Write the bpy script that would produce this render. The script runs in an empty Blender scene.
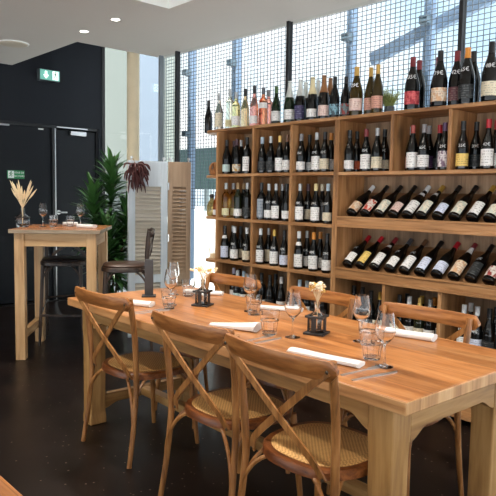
import bpy, bmesh, math, random
from mathutils import Vector, Matrix, Euler
C = bpy.context.scene.collection
PI = math.pi
rnd = random.Random(7)

# ------------------------------------------------------------------ helpers
def srgb(r, g, b):
    f = lambda c: (c/255/12.92) if c/255 <= .04045 else ((c/255+.055)/1.055)**2.4
    return (f(r), f(g), f(b), 1)

class MB:
    def __init__(s): s.v = []; s.f = []; s.m = []
    def add(s, vs, fs, M=None, mi=0):
        o = len(s.v)
        for p in vs:
            p = Vector(p)
            s.v.append(M @ p if M else p)
        for f in fs: s.f.append([o+i for i in f]); s.m.append(mi)
        return s
    def box(s, lo, hi, M=None, mi=0):
        x0, y0, z0 = lo; x1, y1, z1 = hi
        v = [(x0,y0,z0),(x1,y0,z0),(x1,y1,z0),(x0,y1,z0),(x0,y0,z1),(x1,y0,z1),(x1,y1,z1),(x0,y1,z1)]
        return s.add(v, [(0,3,2,1),(4,5,6,7),(0,1,5,4),(1,2,6,5),(2,3,7,6),(3,0,4,7)], M, mi)
    def cbox(s, c, d, M=None, mi=0):
        return s.box([c[i]-d[i]/2 for i in range(3)], [c[i]+d[i]/2 for i in range(3)], M, mi)
    def prism(s, poly, z0, z1, M=None, mi=0):
        n = len(poly)
        v = [(x,y,z0) for x,y in poly]+[(x,y,z1) for x,y in poly]
        f = [tuple(reversed(range(n))), tuple(range(n,2*n))]+[(i,(i+1)%n,n+(i+1)%n,n+i) for i in range(n)]
        return s.add(v, f, M, mi)
    def lathe(s, prof, seg=20, M=None, mi=0, cap0=True, cap1=True):
        v = []; f = []; n = len(prof)
        for r, z in prof:
            for k in range(seg):
                a = 2*PI*k/seg; v.append((r*math.cos(a), r*math.sin(a), z))
        for i in range(n-1):
            for k in range(seg):
                k2 = (k+1) % seg
                f.append((i*seg+k, i*seg+k2, (i+1)*seg+k2, (i+1)*seg+k))
        if cap0: f.append(tuple(reversed(range(seg))))
        if cap1: f.append(tuple((n-1)*seg+k for k in range(seg)))
        return s.add(v, f, M, mi)
    def sweep(s, pts, sect, up=None, closed=False, M=None, mi=0, scale=None):
        """sect: list of (a,b) offsets in the (side, up) frame at each point"""
        pts = [Vector(p) for p in pts]; n = len(pts); m = len(sect); v = []; f = []
        prev = None
        for i, p in enumerate(pts):
            if closed: t = pts[(i+1) % n]-pts[i-1]
            else: t = pts[min(i+1, n-1)]-pts[max(i-1, 0)]
            t.normalize()
            if up is not None: u0 = Vector(up)
            elif prev is None: u0 = Vector((0,0,1)) if abs(t.z) < .9 else Vector((1,0,0))
            else: u0 = prev
            u = (u0-t*u0.dot(t))
            if u.length < 1e-6: u = Vector((1,0,0))-t*t.x
            u.normalize(); prev = u; sd = t.cross(u)
            k = scale[i] if scale else 1
            ka, kb = (k, k) if not isinstance(k, tuple) else k
            for a, b in sect: v.append(p+sd*a*ka+u*b*kb)
        rng = n if closed else n-1
        for i in range(rng):
            for k in range(m):
                k2 = (k+1) % m; j = (i+1) % n
                f.append((i*m+k, i*m+k2, j*m+k2, j*m+k))
        if not closed:
            f.append(tuple(reversed(range(m)))); f.append(tuple((n-1)*m+k for k in range(m)))
        return s.add(v, f, M, mi)
    def tube(s, pts, r, seg=8, closed=False, M=None, mi=0):
        sect = [(math.cos(2*PI*k/seg), math.sin(2*PI*k/seg)) for k in range(seg)]
        n = len(pts)
        sc = [r]*n if not isinstance(r, (list, tuple)) else list(r)
        return s.sweep(pts, sect, None, closed, M, mi, sc)
    def mesh(s, name, mats, smooth=40):
        me = bpy.data.meshes.new(name)
        me.from_pydata([tuple(p) for p in s.v], [], s.f)
        for m in (mats if isinstance(mats, (list, tuple)) else [mats]): me.materials.append(m)
        if any(s.m): me.polygons.foreach_set('material_index', s.m)
        bm = bmesh.new(); bm.from_mesh(me); bmesh.ops.recalc_face_normals(bm, faces=bm.faces); bm.to_mesh(me); bm.free()
        if smooth:
            me.polygons.foreach_set('use_smooth', [True]*len(me.polygons))
            me.set_sharp_from_angle(angle=math.radians(smooth))
        me.update()
        return me
    def build(s, name, mats, parent=None, smooth=40, bevel=0, seg=2):
        o = bpy.data.objects.new(name, s.mesh(name, mats, smooth)); C.objects.link(o)
        if parent: o.parent = parent
        if bevel:
            b = o.modifiers.new('bevel', 'BEVEL'); b.width = bevel; b.segments = seg; b.limit_method = 'ANGLE'; b.angle_limit = math.radians(40)
        return o

def rect(w, h): return [(-w/2,-h/2),(w/2,-h/2),(w/2,h/2),(-w/2,h/2)]
def smoothpath(pts, n=6):
    P = [Vector(p) for p in pts]; out = []
    for i in range(len(P)-1):
        p0 = P[max(i-1,0)]; p1 = P[i]; p2 = P[i+1]; p3 = P[min(i+2,len(P)-1)]
        for k in range(n):
            t = k/n
            out.append(.5*((2*p1)+(p2-p0)*t+(2*p0-5*p1+4*p2-p3)*t*t+(3*p1-p0-3*p2+p3)*t**3))
    out.append(P[-1]); return out

def empty(name, loc=(0,0,0), rz=0, scale=1):
    o = bpy.data.objects.new(name, None); C.objects.link(o)
    o.empty_display_size = .05; o.location = loc; o.rotation_euler = (0,0,rz); o.scale = (scale,)*3
    return o
def tag(o, label, cat, group=None):
    o['label'] = label; o['category'] = cat
    if group: o['group'] = group
    return o
def struct(o): o['kind'] = 'structure'; return o
def copy_tree(o, parent=None):
    c = o.copy(); C.objects.link(c)
    for k in list(c.keys()):
        if k in ('label','category','group'): del c[k]
    if parent: c.parent = parent
    for ch in list(o.children): copy_tree(ch, c)
    return c

# ------------------------------------------------------------------ materials
MATS = {}
def newmat(name):
    m = bpy.data.materials.new(name); m.use_nodes = True
    nt = m.node_tree; b = nt.nodes['Principled BSDF']
    MATS[name] = m
    return m, nt, b
def N(nt, t, **kw):
    n = nt.nodes.new(t)
    for k, v in kw.items(): setattr(n, k, v)
    return n
def plain(name, col, rough=.5, metal=0, spec=.5, noise=0, nscale=20, bump=0):
    m, nt, b = newmat(name)
    b.inputs['Base Color'].default_value = col; b.inputs['Roughness'].default_value = rough
    b.inputs['Metallic'].default_value = metal; b.inputs['Specular IOR Level'].default_value = spec
    if noise or bump:
        tc = N(nt, 'ShaderNodeTexCoord'); n = N(nt, 'ShaderNodeTexNoise'); n.inputs['Scale'].default_value = nscale; n.inputs['Detail'].default_value = 4
        nt.links.new(tc.outputs['Object'], n.inputs['Vector'])
        if noise:
            mx = N(nt, 'ShaderNodeMix', data_type='RGBA')
            mx.inputs['A'].default_value = tuple(c*(1-noise) for c in col[:3])+(1,)
            mx.inputs['B'].default_value = tuple(min(1, c*(1+noise)) for c in col[:3])+(1,)
            nt.links.new(n.outputs['Fac'], mx.inputs['Factor']); nt.links.new(mx.outputs['Result'], b.inputs['Base Color'])
        if bump:
            bp = N(nt, 'ShaderNodeBump'); bp.inputs['Strength'].default_value = bump
            nt.links.new(n.outputs['Fac'], bp.inputs['Height']); nt.links.new(bp.outputs['Normal'], b.inputs['Normal'])
    return m
def wood(name, dark, mid, light, axis='Y', rough=.4, scale=1.0, knots=0, plank=0, spec=.5, pl_axis='X'):
    m, nt, b = newmat(name); L = nt.links.new
    tc = N(nt, 'ShaderNodeTexCoord'); mp = N(nt, 'ShaderNodeMapping')
    sc = {'X': (1.2,14,14), 'Y': (14,1.2,14), 'Z': (14,14,1.2)}[axis]
    mp.inputs['Scale'].default_value = tuple(c*scale for c in sc)
    L(tc.outputs['Object'], mp.inputs['Vector'])
    vec = mp.outputs['Vector']
    n1 = N(nt, 'ShaderNodeTexNoise'); n1.inputs['Scale'].default_value = 1.3; n1.inputs['Detail'].default_value = 6; n1.inputs['Distortion'].default_value = .8
    L(vec, n1.inputs['Vector'])
    n2 = N(nt, 'ShaderNodeTexNoise'); n2.inputs['Scale'].default_value = 6; n2.inputs['Detail'].default_value = 3
    L(vec, n2.inputs['Vector'])
    ad = N(nt, 'ShaderNodeMath', operation='MULTIPLY_ADD'); ad.inputs[1].default_value = .35
    L(n2.outputs['Fac'], ad.inputs[0]); L(n1.outputs['Fac'], ad.inputs[2])
    cr = N(nt, 'ShaderNodeValToRGB'); e = cr.color_ramp.elements
    e[0].position = .45; e[0].color = dark; e[1].position = .9; e[1].color = light
    x = cr.color_ramp.elements.new(.67); x.color = mid
    L(ad.outputs[0], cr.inputs['Fac'])
    col = cr.outputs['Color']
    if plank:
        sp = N(nt, 'ShaderNodeSeparateXYZ'); L(tc.outputs['Object'], sp.inputs[0])
        dv = N(nt, 'ShaderNodeMath', operation='DIVIDE'); dv.inputs[1].default_value = plank; L(sp.outputs[pl_axis], dv.inputs[0])
        fl = N(nt, 'ShaderNodeMath', operation='FLOOR'); L(dv.outputs[0], fl.inputs[0])
        wn = N(nt, 'ShaderNodeTexWhiteNoise', noise_dimensions='1D'); L(fl.outputs[0], wn.inputs['W'])
        fr = N(nt, 'ShaderNodeMath', operation='FRACT'); L(dv.outputs[0], fr.inputs[0])
        lt = N(nt, 'ShaderNodeMath', operation='LESS_THAN'); lt.inputs[1].default_value = .02; L(fr.outputs[0], lt.inputs[0])
        ma = N(nt, 'ShaderNodeMath', operation='MULTIPLY_ADD'); ma.inputs[1].default_value = .4; ma.inputs[2].default_value = .8; L(wn.outputs['Value'], ma.inputs[0])
        sb = N(nt, 'ShaderNodeMath', operation='MULTIPLY_ADD'); sb.inputs[1].default_value = -.45; L(lt.outputs[0], sb.inputs[0]); L(ma.outputs[0], sb.inputs[2])
        mv = N(nt, 'ShaderNodeMix', data_type='RGBA', blend_type='MULTIPLY'); mv.inputs['Factor'].default_value = 1
        L(col, mv.inputs['A']); L(sb.outputs[0], mv.inputs['B']); col = mv.outputs['Result']
    if knots:
        vo = N(nt, 'ShaderNodeTexVoronoi'); vo.inputs['Scale'].default_value = knots
        mk = N(nt, 'ShaderNodeMapping'); mk.inputs['Scale'].default_value = {'X': (.5,1,1), 'Y': (1,.5,1), 'Z': (1,1,.5)}[axis]
        L(tc.outputs['Object'], mk.inputs['Vector']); L(mk.outputs[0], vo.inputs['Vector'])
        kr = N(nt, 'ShaderNodeMapRange'); kr.inputs['From Min'].default_value = .05; kr.inputs['From Max'].default_value = .17
        kr.inputs['To Min'].default_value = .75; kr.inputs['To Max'].default_value = 0
        L(vo.outputs['Distance'], kr.inputs['Value'])
        mv = N(nt, 'ShaderNodeMix', data_type='RGBA'); L(kr.outputs[0], mv.inputs['Factor']); L(col, mv.inputs['A'])
        mv.inputs['B'].default_value = tuple(c*.35 for c in dark[:3])+(1,); col = mv.outputs['Result']
    L(col, b.inputs['Base Color']); b.inputs['Roughness'].default_value = rough; b.inputs['Specular IOR Level'].default_value = spec
    bp = N(nt, 'ShaderNodeBump'); bp.inputs['Strength'].default_value = .08; bp.inputs['Distance'].default_value = .01
    L(ad.outputs[0], bp.inputs['Height']); L(bp.outputs['Normal'], b.inputs['Normal'])
    return m
def thin_glass(name, tint=(1,1,1,1), edge=.55, base=.04, dens=0, dcol=(1,1,1,1)):
    m, nt, b = newmat(name); L = nt.links.new; nt.nodes.remove(b)
    out = nt.nodes['Material Output']
    tr = N(nt, 'ShaderNodeBsdfTransparent'); tr.inputs['Color'].default_value = tint
    gl = N(nt, 'ShaderNodeBsdfGlossy'); gl.inputs['Roughness'].default_value = .03
    lw = N(nt, 'ShaderNodeLayerWeight'); lw.inputs['Blend'].default_value = .35
    pw = N(nt, 'ShaderNodeMath', operation='POWER'); pw.inputs[1].default_value = 2.2; L(lw.outputs['Facing'], pw.inputs[0])
    ma = N(nt, 'ShaderNodeMath', operation='MULTIPLY_ADD'); ma.inputs[1].default_value = edge; ma.inputs[2].default_value = base; L(pw.outputs[0], ma.inputs[0])
    mx = N(nt, 'ShaderNodeMixShader'); L(ma.outputs[0], mx.inputs[0]); L(tr.outputs[0], mx.inputs[1]); L(gl.outputs[0], mx.inputs[2])
    last = mx
    if dens:
        df = N(nt, 'ShaderNodeBsdfDiffuse'); df.inputs['Color'].default_value = dcol
        tl = N(nt, 'ShaderNodeBsdfTranslucent'); tl.inputs['Color'].default_value = dcol
        a = N(nt, 'ShaderNodeMixShader'); a.inputs[0].default_value = .5; L(df.outputs[0], a.inputs[1]); L(tl.outputs[0], a.inputs[2])
        m2 = N(nt, 'ShaderNodeMixShader'); m2.inputs[0].default_value = dens; L(mx.outputs[0], m2.inputs[1]); L(a.outputs[0], m2.inputs[2]); last = m2
    L(last.outputs[0], out.inputs['Surface'])
    return m
def emit(name, col, s):
    m, nt, b = newmat(name)
    b.inputs['Base Color'].default_value = col; b.inputs['Emission Color'].default_value = col; b.inputs['Emission Strength'].default_value = s
    return m
def label_mat(name, col, ink, lines=6, frac=.55, blob=None):
    m, nt, b = newmat('label_'+name); L = nt.links.new
    tc = N(nt, 'ShaderNodeTexCoord'); sp = N(nt, 'ShaderNodeSeparateXYZ'); L(tc.outputs['Generated'], sp.inputs[0])
    oi = N(nt, 'ShaderNodeObjectInfo')
    mu = N(nt, 'ShaderNodeMath', operation='MULTIPLY'); mu.inputs[1].default_value = lines; L(sp.outputs['Z'], mu.inputs[0])
    fr = N(nt, 'ShaderNodeMath', operation='FRACT'); L(mu.outputs[0], fr.inputs[0])
    lt = N(nt, 'ShaderNodeMath', operation='LESS_THAN'); lt.inputs[1].default_value = .4; L(fr.outputs[0], lt.inputs[0])
    fl = N(nt, 'ShaderNodeMath', operation='FLOOR'); L(mu.outputs[0], fl.inputs[0])
    cv = N(nt, 'ShaderNodeCombineXYZ'); L(fl.outputs[0], cv.inputs['X'])
    my = N(nt, 'ShaderNodeMath', operation='MULTIPLY'); my.inputs[1].default_value = 7; L(sp.outputs['Y'], my.inputs[0]); L(my.outputs[0], cv.inputs['Y'])
    mr = N(nt, 'ShaderNodeMath', operation='MULTIPLY'); mr.inputs[1].default_value = 50; L(oi.outputs['Random'], mr.inputs[0]); L(mr.outputs[0], cv.inputs['Z'])
    ns = N(nt, 'ShaderNodeTexNoise'); ns.inputs['Scale'].default_value = 1.0; ns.inputs['Detail'].default_value = 1; L(cv.outputs[0], ns.inputs['Vector'])
    gt = N(nt, 'ShaderNodeMath', operation='GREATER_THAN'); gt.inputs[1].default_value = frac; L(ns.outputs['Fac'], gt.inputs[0])
    mm = N(nt, 'ShaderNodeMath', operation='MULTIPLY'); L(lt.outputs[0], mm.inputs[0]); L(gt.outputs[0], mm.inputs[1])
    mk = N(nt, 'ShaderNodeMath', operation='MULTIPLY'); mk.inputs[1].default_value = .42; L(mm.outputs[0], mk.inputs[0])
    mx = N(nt, 'ShaderNodeMix', data_type='RGBA'); mx.inputs['A'].default_value = col; mx.inputs['B'].default_value = ink
    L(mk.outputs[0], mx.inputs['Factor']); res = mx.outputs['Result']
    if blob:
        n2 = N(nt, 'ShaderNodeTexNoise'); n2.inputs['Scale'].default_value = 3.2; n2.inputs['Detail'].default_value = 2; L(tc.outputs['Generated'], n2.inputs['Vector'])
        g2 = N(nt, 'ShaderNodeMapRange'); g2.inputs['From Min'].default_value = .5; g2.inputs['From Max'].default_value = .56; L(n2.outputs['Fac'], g2.inputs['Value'])
        x2 = N(nt, 'ShaderNodeMix', data_type='RGBA'); L(g2.outputs[0], x2.inputs['Factor']); L(res, x2.inputs['A']); x2.inputs['B'].default_value = blob; res = x2.outputs['Result']
    L(res, b.inputs['Base Color']); b.inputs['Roughness'].default_value = .55
    return m
SKY, SUN, SP, EXPO = 1.0, 9.0, 50, 0.95
BOTTLES = {
  'A0': (1.556, [(3.521, 4.137, 'black', 'k', 'teal', 'low', 'bur', 0), (3.613, 4.147, 'plum', 'k', None, '', 'bur', 0), (3.521, 4.006, 'plum', 'k', 'print', 'low', 'bur', 0), (3.613, 4.052, 'silver', 'k', None, '', 'bur', 0), (3.521, 3.877, 'black', 'k', 'white', 'tall', 'bdx', 0)]),
  'A1': (1.556, [(3.521, 3.694, 'iceblue', 'k', 'dark', 'mid', 'bur', 0), (3.521, 3.596, 'silver', 'k', 'dark', 'mid', 'bur', 0), (3.521, 3.493, 'yellow', 'k', 'white', 'big', 'bur', 0), (3.521, 3.415, 'brown', 'k', 'white', 'mid', 'bur', 0)]),
  'A2': (1.556, [(3.521, 3.265, 'grey', 'k', 'white', 'low', 'bur', 1), (3.613, 3.265, 'black', 'k', 'white', 'low', 'bur', 0), (3.521, 3.11, 'silver', 'k', 'white', 'big', 'bur', 1), (3.521, 3.03, 'black', 'k', 'cream', 'mid', 'bur', 1), (3.613, 3.048, 'orange', 'k', 'white', 'mid', 'bur', 0)]),
  'B0': (1.18, [(3.521, 4.138, 'silver', 'amber', 'clear', 'low', 'bdx', 0), (3.613, 4.147, 'silver', 'amber', 'clear', 'low', 'bdx', 0), (3.521, 3.981, 'tan', 'g', 'white', 'low', 'bdx', 0), (3.613, 4.011, 'tan', 'k', None, '', 'bdx', 0), (3.521, 3.864, 'silver', 'k', 'dark', 'mid', 'bdx', 0)]),
  'B1': (1.18, [(3.521, 3.694, 'black', 'k', 'grey', 'long', 'bdx', 0), (3.521, 3.606, 'silver', 'k', 'white', 'low', 'bur', 1), (3.521, 3.525, 'silver', 'k', 'white', 'big', 'bur', 1), (3.613, 3.545, 'silver', 'k', None, '', 'bur', 0), (3.521, 3.407, 'black', 'k', 'white', 'low', 'bur', 0)]),
  'B2': (1.18, [(3.521, 3.265, 'silver', 'k', 'white', 'big', 'bur', 1), (3.613, 3.265, 'plum', 'k', 'cream', 'mid', 'bur', 1), (3.521, 3.105, 'straw', 'k', 'white', 'big', 'bur', 1), (3.613, 3.123, 'cream', 'k', 'grey', 'tall', 'bur', 1), (3.521, 2.987, 'iceblue', 'k', 'cream', 'low', 'bur', 1)]),
  'C0': (0.816, [(3.521, 4.147, 'black', 'k', 'bluish', 'big', 'bur', 2), (3.613, 4.147, 'silver', 'k', 'cream', 'mid', 'bur', 0), (3.521, 4.018, 'white', 'k', 'white', 'mid', 'bur', 1), (3.613, 4.041, 'black', 'k', 'cream', 'mid', 'bur', 0), (3.521, 3.862, 'white', 'k', 'cream', 'mid', 'bur', 1)]),
  'C1': (0.816, [(3.521, 3.694, 'white', 'k', 'white', 'big', 'bur', 1), (3.613, 3.694, 'silver', 'k', 'cream', 'big', 'bur', 0), (3.521, 3.534, 'gold', 'k', 'white', 'big', 'bur', 1), (3.521, 3.422, 'black', 'k', 'bluish', 'mid', 'bur', 1)]),
  'C2': (0.816, [(3.521, 3.265, 'white', 'k', 'white', 'big', 'bur', 2), (3.613, 3.265, 'silver', 'k', 'white', 'mid', 'bur', 1), (3.521, 3.114, 'orange', 'k', 'white', 'big', 'bur', 1), (3.613, 3.13, 'orange', 'k', 'white', 'mid', 'bur', 0), (3.521, 2.983, 'black', 'k', 'white', 'mid', 'bur', 1)]),
  'D0': (0.44, [(3.633, 4.07, 'black', 'k', None, '', 'bur', 0), (3.633, 4.147, 'lilac', 'k', 'white', 'mid', 'bur', 0), (3.541, 3.995, 'white', 'k', 'teal', 'mid', 'bur', 0), (3.541, 3.913, 'iceblue', 'k', 'white', 'mid', 'bur', 0)]),
  'D1': (0.44, [(3.541, 3.694, 'black', 'k', 'white', 'low', 'bdx', 0), (3.541, 3.596, 'black', 'k', 'dark', 'mid', 'bur', 0), (3.633, 3.621, 'black', 'k', None, '', 'bur', 0), (3.541, 3.465, 'white', 'k', 'white', 'mid', 'bur', 0)]),
  'D2': (0.44, [(3.541, 3.265, 'iceblue', 'k', 'white', 'mid', 'bur', 0), (3.541, 3.188, 'silver', 'k', 'white', 'mid', 'bur', 0), (3.541, 3.11, 'black', 'k', 'dark', 'mid', 'bur', 0), (3.541, 3.029, 'brown', 'k', 'dark', 'mid', 'bur', 0)]),
  'E0': (1.553, [(3.521, 2.802, 'black', 'k', 'white', 'low', 'bur', 0), (3.613, 2.809, 'black', 'k', 'orange', 'low', 'bur', 0), (3.521, 2.659, 'wine', 'k', 'white', 'big', 'bur', 1), (3.521, 2.566, 'silver', 'k', 'cream', 'mid', 'bur', 0), (3.613, 2.572, 'black', 'k', 'cream', 'low', 'bur', 1)]),
  'E1': (1.553, [(3.613, 2.357, 'silver', 'k', 'pink', 'mid', 'bur', 1), (3.521, 2.289, 'rust', 'k', 'white', 'big', 'bur', 0), (3.521, 2.208, 'grey', 'k', 'white', 'mid', 'bur', 1), (3.613, 2.23, 'grey', 'k', 'purple', 'mid', 'bur', 1), (3.613, 2.152, 'red', 'k', 'dark', 'low', 'bur', 0), (3.521, 2.062, 'purple', 'k', 'emblem', 'big', 'bur', 1)]),
  'E2': (1.553, [(3.521, 1.94, 'black', 'k', 'yellow', 'mid', 'bur', 1), (3.613, 1.904, 'black', 'k', 'dark', 'mid', 'bur', 1), (3.521, 1.78, 'red', 'k', 'white', 'big', 'bur', 1), (3.613, 1.777, 'red', 'k', 'white', 'mid', 'bur', 0)]),
  'F0': (0.44, [(3.633, 2.732, 'black', 'k', None, '', 'bur', 0), (3.633, 2.809, 'black', 'k', None, '', 'bur', 0), (3.541, 2.667, 'black', 'k', 'dark', 'mid', 'bur', 0), (3.541, 2.59, 'black', 'k', 'dark', 'mid', 'bur', 0), (3.541, 2.512, 'gold', 'k', 'cream', 'mid', 'bur', 0)]),
  'F1': (0.44, [(3.541, 2.357, 'black', 'k', 'cream', 'mid', 'bur', 0), (3.633, 2.357, 'black', 'k', None, '', 'bur', 0), (3.541, 2.28, 'white', 'k', 'white', 'mid', 'bur', 0), (3.541, 2.202, 'yellow', 'g', 'cream', 'mid', 'bur', 0), (3.633, 2.244, 'gold', 'g', None, '', 'bur', 0), (3.541, 2.125, 'silver', 'k', 'white', 'mid', 'bur', 0), (3.633, 2.15, 'orange', 'k', 'white', 'mid', 'bur', 0)]),
  'F2': (0.44, [(3.541, 1.891, 'white', 'k', 'white', 'mid', 'bur', 1), (3.633, 1.896, 'white', 'k', 'white', 'mid', 'bur', 0), (3.541, 1.805, 'white', 'k', 'bluish', 'mid', 'bur', 1), (3.541, 1.728, 'black', 'k', 'dark', 'mid', 'bur', 0), (3.633, 1.731, 'black', 'k', None, '', 'bur', 0)]),
  'G2': (0.065, [(3.613, 1.927, 'black', 'k', None, '', 'bur', 0), (3.521, 1.688, 'black', 'k', 'white', 'mid', 'bur', 0)]),
  'T': (1.941, [(3.633, 4.533, 'black', 'k', None, '', 'bur', 0), (3.563, 4.299, 'silver', 'blush', 'cream', 'wrap', 'ros', 0), (3.563, 4.155, 'silver', 'pale', 'clear', 'low', 'tall', 0), (3.521, 4.025, 'silver', 'straw', 'white', 'mid', 'bdx', 0), (3.563, 3.957, 'black', 'peach', None, '', 'ros', 0), (3.521, 3.799, 'black', 'rose', 'white', 'low', 'ros', 0), (3.521, 3.692, 'darksilver', 'coral', 'white', 'high', 'bdx', 0), (3.633, 3.745, 'grey', 'rose', None, '', 'bdx', 0), (3.521, 3.544, 'green', 'dg', 'white', 'mid', 'bur', 0), (3.521, 3.399, 'whitefoil', 'dg', 'white', 'mid', 'chp', 0), (3.521, 3.288, 'whitefoil', 'k', 'indigo', 'big', 'chp', 0), (3.633, 3.335, 'whitefoil', 'k', None, '', 'chp', 0), (3.521, 3.164, 'creamfoil', 'k', 'white', 'low', 'chp', 0), (3.633, 3.208, 'whitefoil', 'k', None, '', 'chp', 0), (3.521, 3.052, 'brownfoil', 'k', 'blushlab', 'mid', 'chp', 0), (3.633, 3.089, 'brownfoil', 'k', None, '', 'chp', 0), (3.521, 2.951, 'black', 'k', 'skyblue', 'mid', 'bur', 0), (3.563, 2.883, 'black', 'k', 'greyprint', 'mid', 'bur2', 0), (3.521, 2.758, 'goldfoil', 'ag', 'blushlab', 'mid', 'mag', 1), (3.563, 2.669, 'goldfoil', 'ag', 'pink', 'mid', 'mag2', 0), (3.521, 2.579, 'goldfoil', 'ag', 'pink', 'mid', 'mag2', 0), (3.521, 2.309, 'wine', 'k', 'salmon', 'mid', 'mag', 1), (3.633, 2.334, 'wine', 'k', None, '', 'mag', 0), (3.633, 2.193, 'wine', 'k', 'dark', 'mid', 'mag', 0), (3.521, 2.114, 'black', 'k', 'peachlab', 'mid', 'magx', 1), (3.563, 2.024, 'wine', 'k', 'maroon', 'mid', 'mag', 1), (3.521, 1.933, 'orange', 'k', 'dark', 'mid', 'mag', 1), (3.633, 1.954, 'black', 'k', None, '', 'mag', 0), (3.521, 1.785, 'black', 'k', 'cream', 'mid', 'magx', 1), (3.633, 1.773, 'wine', 'k', 'dark', 'mid', 'mag', 0)]),
}
LEANING = {
 'upper': (1.2428, [(2.716, 'white', 'peachlab', 0), (2.597, 'black', 'redprint', 0), (2.482, 'black', 'creamlab', 0), (2.367, 'black', 'blushlab', 0), (2.26, 'white', 'white', 3), (2.155, 'gold', 'creamlab', 3), (2.036, 'black', 'bluish', 0), (1.922, 'black', 'creamlab', 0), (1.806, 'gold', 'white', 0), (1.696, 'black', 'creamlab', 0)]),
 'lower': (0.877, [(2.737, 'red', 'white', 1), (2.624, 'red', 'yellow', 0), (2.503, 'wine', 'white', 3), (2.382, 'darksilver', 'white', 1), (2.266, 'brown', 'white', 1), (2.148, 'black', 'bluish', 0), (2.028, 'red', 'bluish', 0), (1.91, 'wine', 'peachlab', 4), (1.797, 'black', 'dark', 1), (1.683, 'black', 'print2', 0)]),
}
# ------------------------------------------------------------------ palette
OAK_TOP = wood('oak_varnished_top', srgb(142,86,44), srgb(178,116,66), srgb(200,142,90), 'Y', .3, 1.0, plank=.148)
OAK_EDGE = wood('oak_edge', srgb(160,112,66), srgb(196,146,92), srgb(214,170,120), 'Z', .5, 1.0)
OAK_SIDE = wood('oak_side_edge', srgb(148,98,54), srgb(190,136,84), srgb(208,160,108), 'Y', .45, 1.0)
OAK_LEG = wood('oak_leg', srgb(128,90,48), srgb(168,124,70), srgb(190,148,92), 'Z', .5, .8)
OAK_RAIL = wood('oak_rail', srgb(128,90,48), srgb(168,124,70), srgb(190,148,92), 'Y', .5, .8)
OAK_RAILX = wood('oak_rail_cross', srgb(128,90,48), srgb(168,124,70), srgb(190,148,92), 'X', .5, .8)
CHAIR = wood('chair_wood', srgb(100,62,28), srgb(152,100,52), srgb(184,130,76), 'Z', .35, 1.5)
CHAIR_H = wood('chair_rail_wood', srgb(96,56,24), srgb(148,92,46), srgb(180,122,68), 'Y', .33, 1.5)
SEATRIM = wood('seat_rim_wood', srgb(74,36,14), srgb(122,68,30), srgb(156,94,46), 'Y', .35, 1.2)
PINE_Z = wood('pine_leg', srgb(164,122,78), srgb(194,154,108), srgb(210,174,130), 'Z', .5, .8)
PINE_X = wood('pine_apron', srgb(160,116,70), srgb(190,150,102), srgb(208,170,124), 'X', .5, .8, knots=5)
PINE_Y = wood('pine_rail', srgb(160,116,70), srgb(190,150,102), srgb(208,170,124), 'Y', .5, .8)
HITOP = wood('high_table_top', srgb(140,86,52), srgb(180,118,74), srgb(196,140,98), 'X', .25, 1.0, plank=.13, pl_axis='Y')
HIEDGE = wood('weathered_edge', srgb(112,94,76), srgb(150,132,110), srgb(172,156,134), 'X', .6, 1.0)
SH_Y = wood('shelf_board_wood', srgb(126,86,50), srgb(172,124,78), srgb(198,152,106), 'Y', .5, .8)
SH_Z = wood('shelf_upright_wood', srgb(126,86,50), srgb(172,124,78), srgb(198,152,106), 'Z', .5, .8, knots=3.2)
SH_BACK = wood('shelf_back_planks', srgb(108,86,64), srgb(148,120,92), srgb(172,144,114), 'Z', .6, .7, knots=4, plank=.115, pl_axis='Y')
SH_SLOPE = wood('display_slope_wood', srgb(108,74,46), srgb(150,108,70), srgb(174,130,88), 'Y', .6, .8, knots=3)
DARKWOOD = wood('stool_wood', srgb(30,22,18), srgb(56,42,34), srgb(84,66,54), 'Z', .4, 1.2)
STOOLSEAT = plain('stool_seat_vinyl', srgb(40,36,38), .35)
STOOLSEAT2 = plain('stool_seat_wood', srgb(74,52,40), .4, noise=.2)
STEEL = plain('brushed_steel', srgb(190,190,190), .3, 1)
SCREW = plain('screw_metal', srgb(90,80,70), .35, 1)
CUTL = plain('cutlery_steel', srgb(215,215,215), .32, 1)
BLACKM = plain('black_powder_coat', srgb(44,42,42), .5)
LINEN = plain('white_linen', srgb(236,234,232), .8, noise=.02, nscale=40, bump=.05)
WALLDARK = plain('dark_wall_paint', srgb(26,29,35), .7, 0, .2, noise=.06, nscale=6)
DOORDARK = plain('dark_door_paint', srgb(10,14,21), .5, 0, .25)
FRAMEDARK = plain('dark_frame_paint', srgb(14,15,18), .5)
CEIL = plain('ceiling_plaster', srgb(206,201,194), .9, noise=.015, nscale=3)
CEILW = plain('ceiling_white', srgb(236,238,234), .8)
WHITEPL = plain('white_plastic', srgb(225,225,222), .5)
CONC = plain('tan_concrete', srgb(222,206,174), .75, noise=.1, nscale=9, bump=.1)
MULL = plain('mullion_black', srgb(20,20,22), .4)
MESHM = plain('mesh_wire', srgb(92,100,108), .5, .3)
OUTSTEEL = plain('painted_outside_steel', srgb(128,152,180), .6)
TEAL = plain('dark_teal_panel', srgb(62,84,86), .7, noise=.15, nscale=3)
OUTWALL = plain('outside_white_wall', srgb(232,234,230), .8, noise=.03, nscale=2)
OUTBLUE = plain('outside_blue_panel', srgb(130,143,158), .8)
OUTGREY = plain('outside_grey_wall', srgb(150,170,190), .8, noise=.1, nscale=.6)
PAVE = plain('pale_paving', srgb(216,218,220), .85, noise=.06, nscale=2)
SHUT = wood('shutter_pale_paint', srgb(186,196,204), srgb(200,210,218), srgb(212,222,228), 'Z', .6, .6)
SHUTSL = wood('shutter_slat_paint', srgb(178,168,152), srgb(196,187,172), srgb(208,200,188), 'X', .6, .6)
SHUTB = wood('shutter_brown', srgb(140,116,92), srgb(164,138,112), srgb(176,152,126), 'Z', .6, .6)  # darker, browner tone used on the second leaf only
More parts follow.
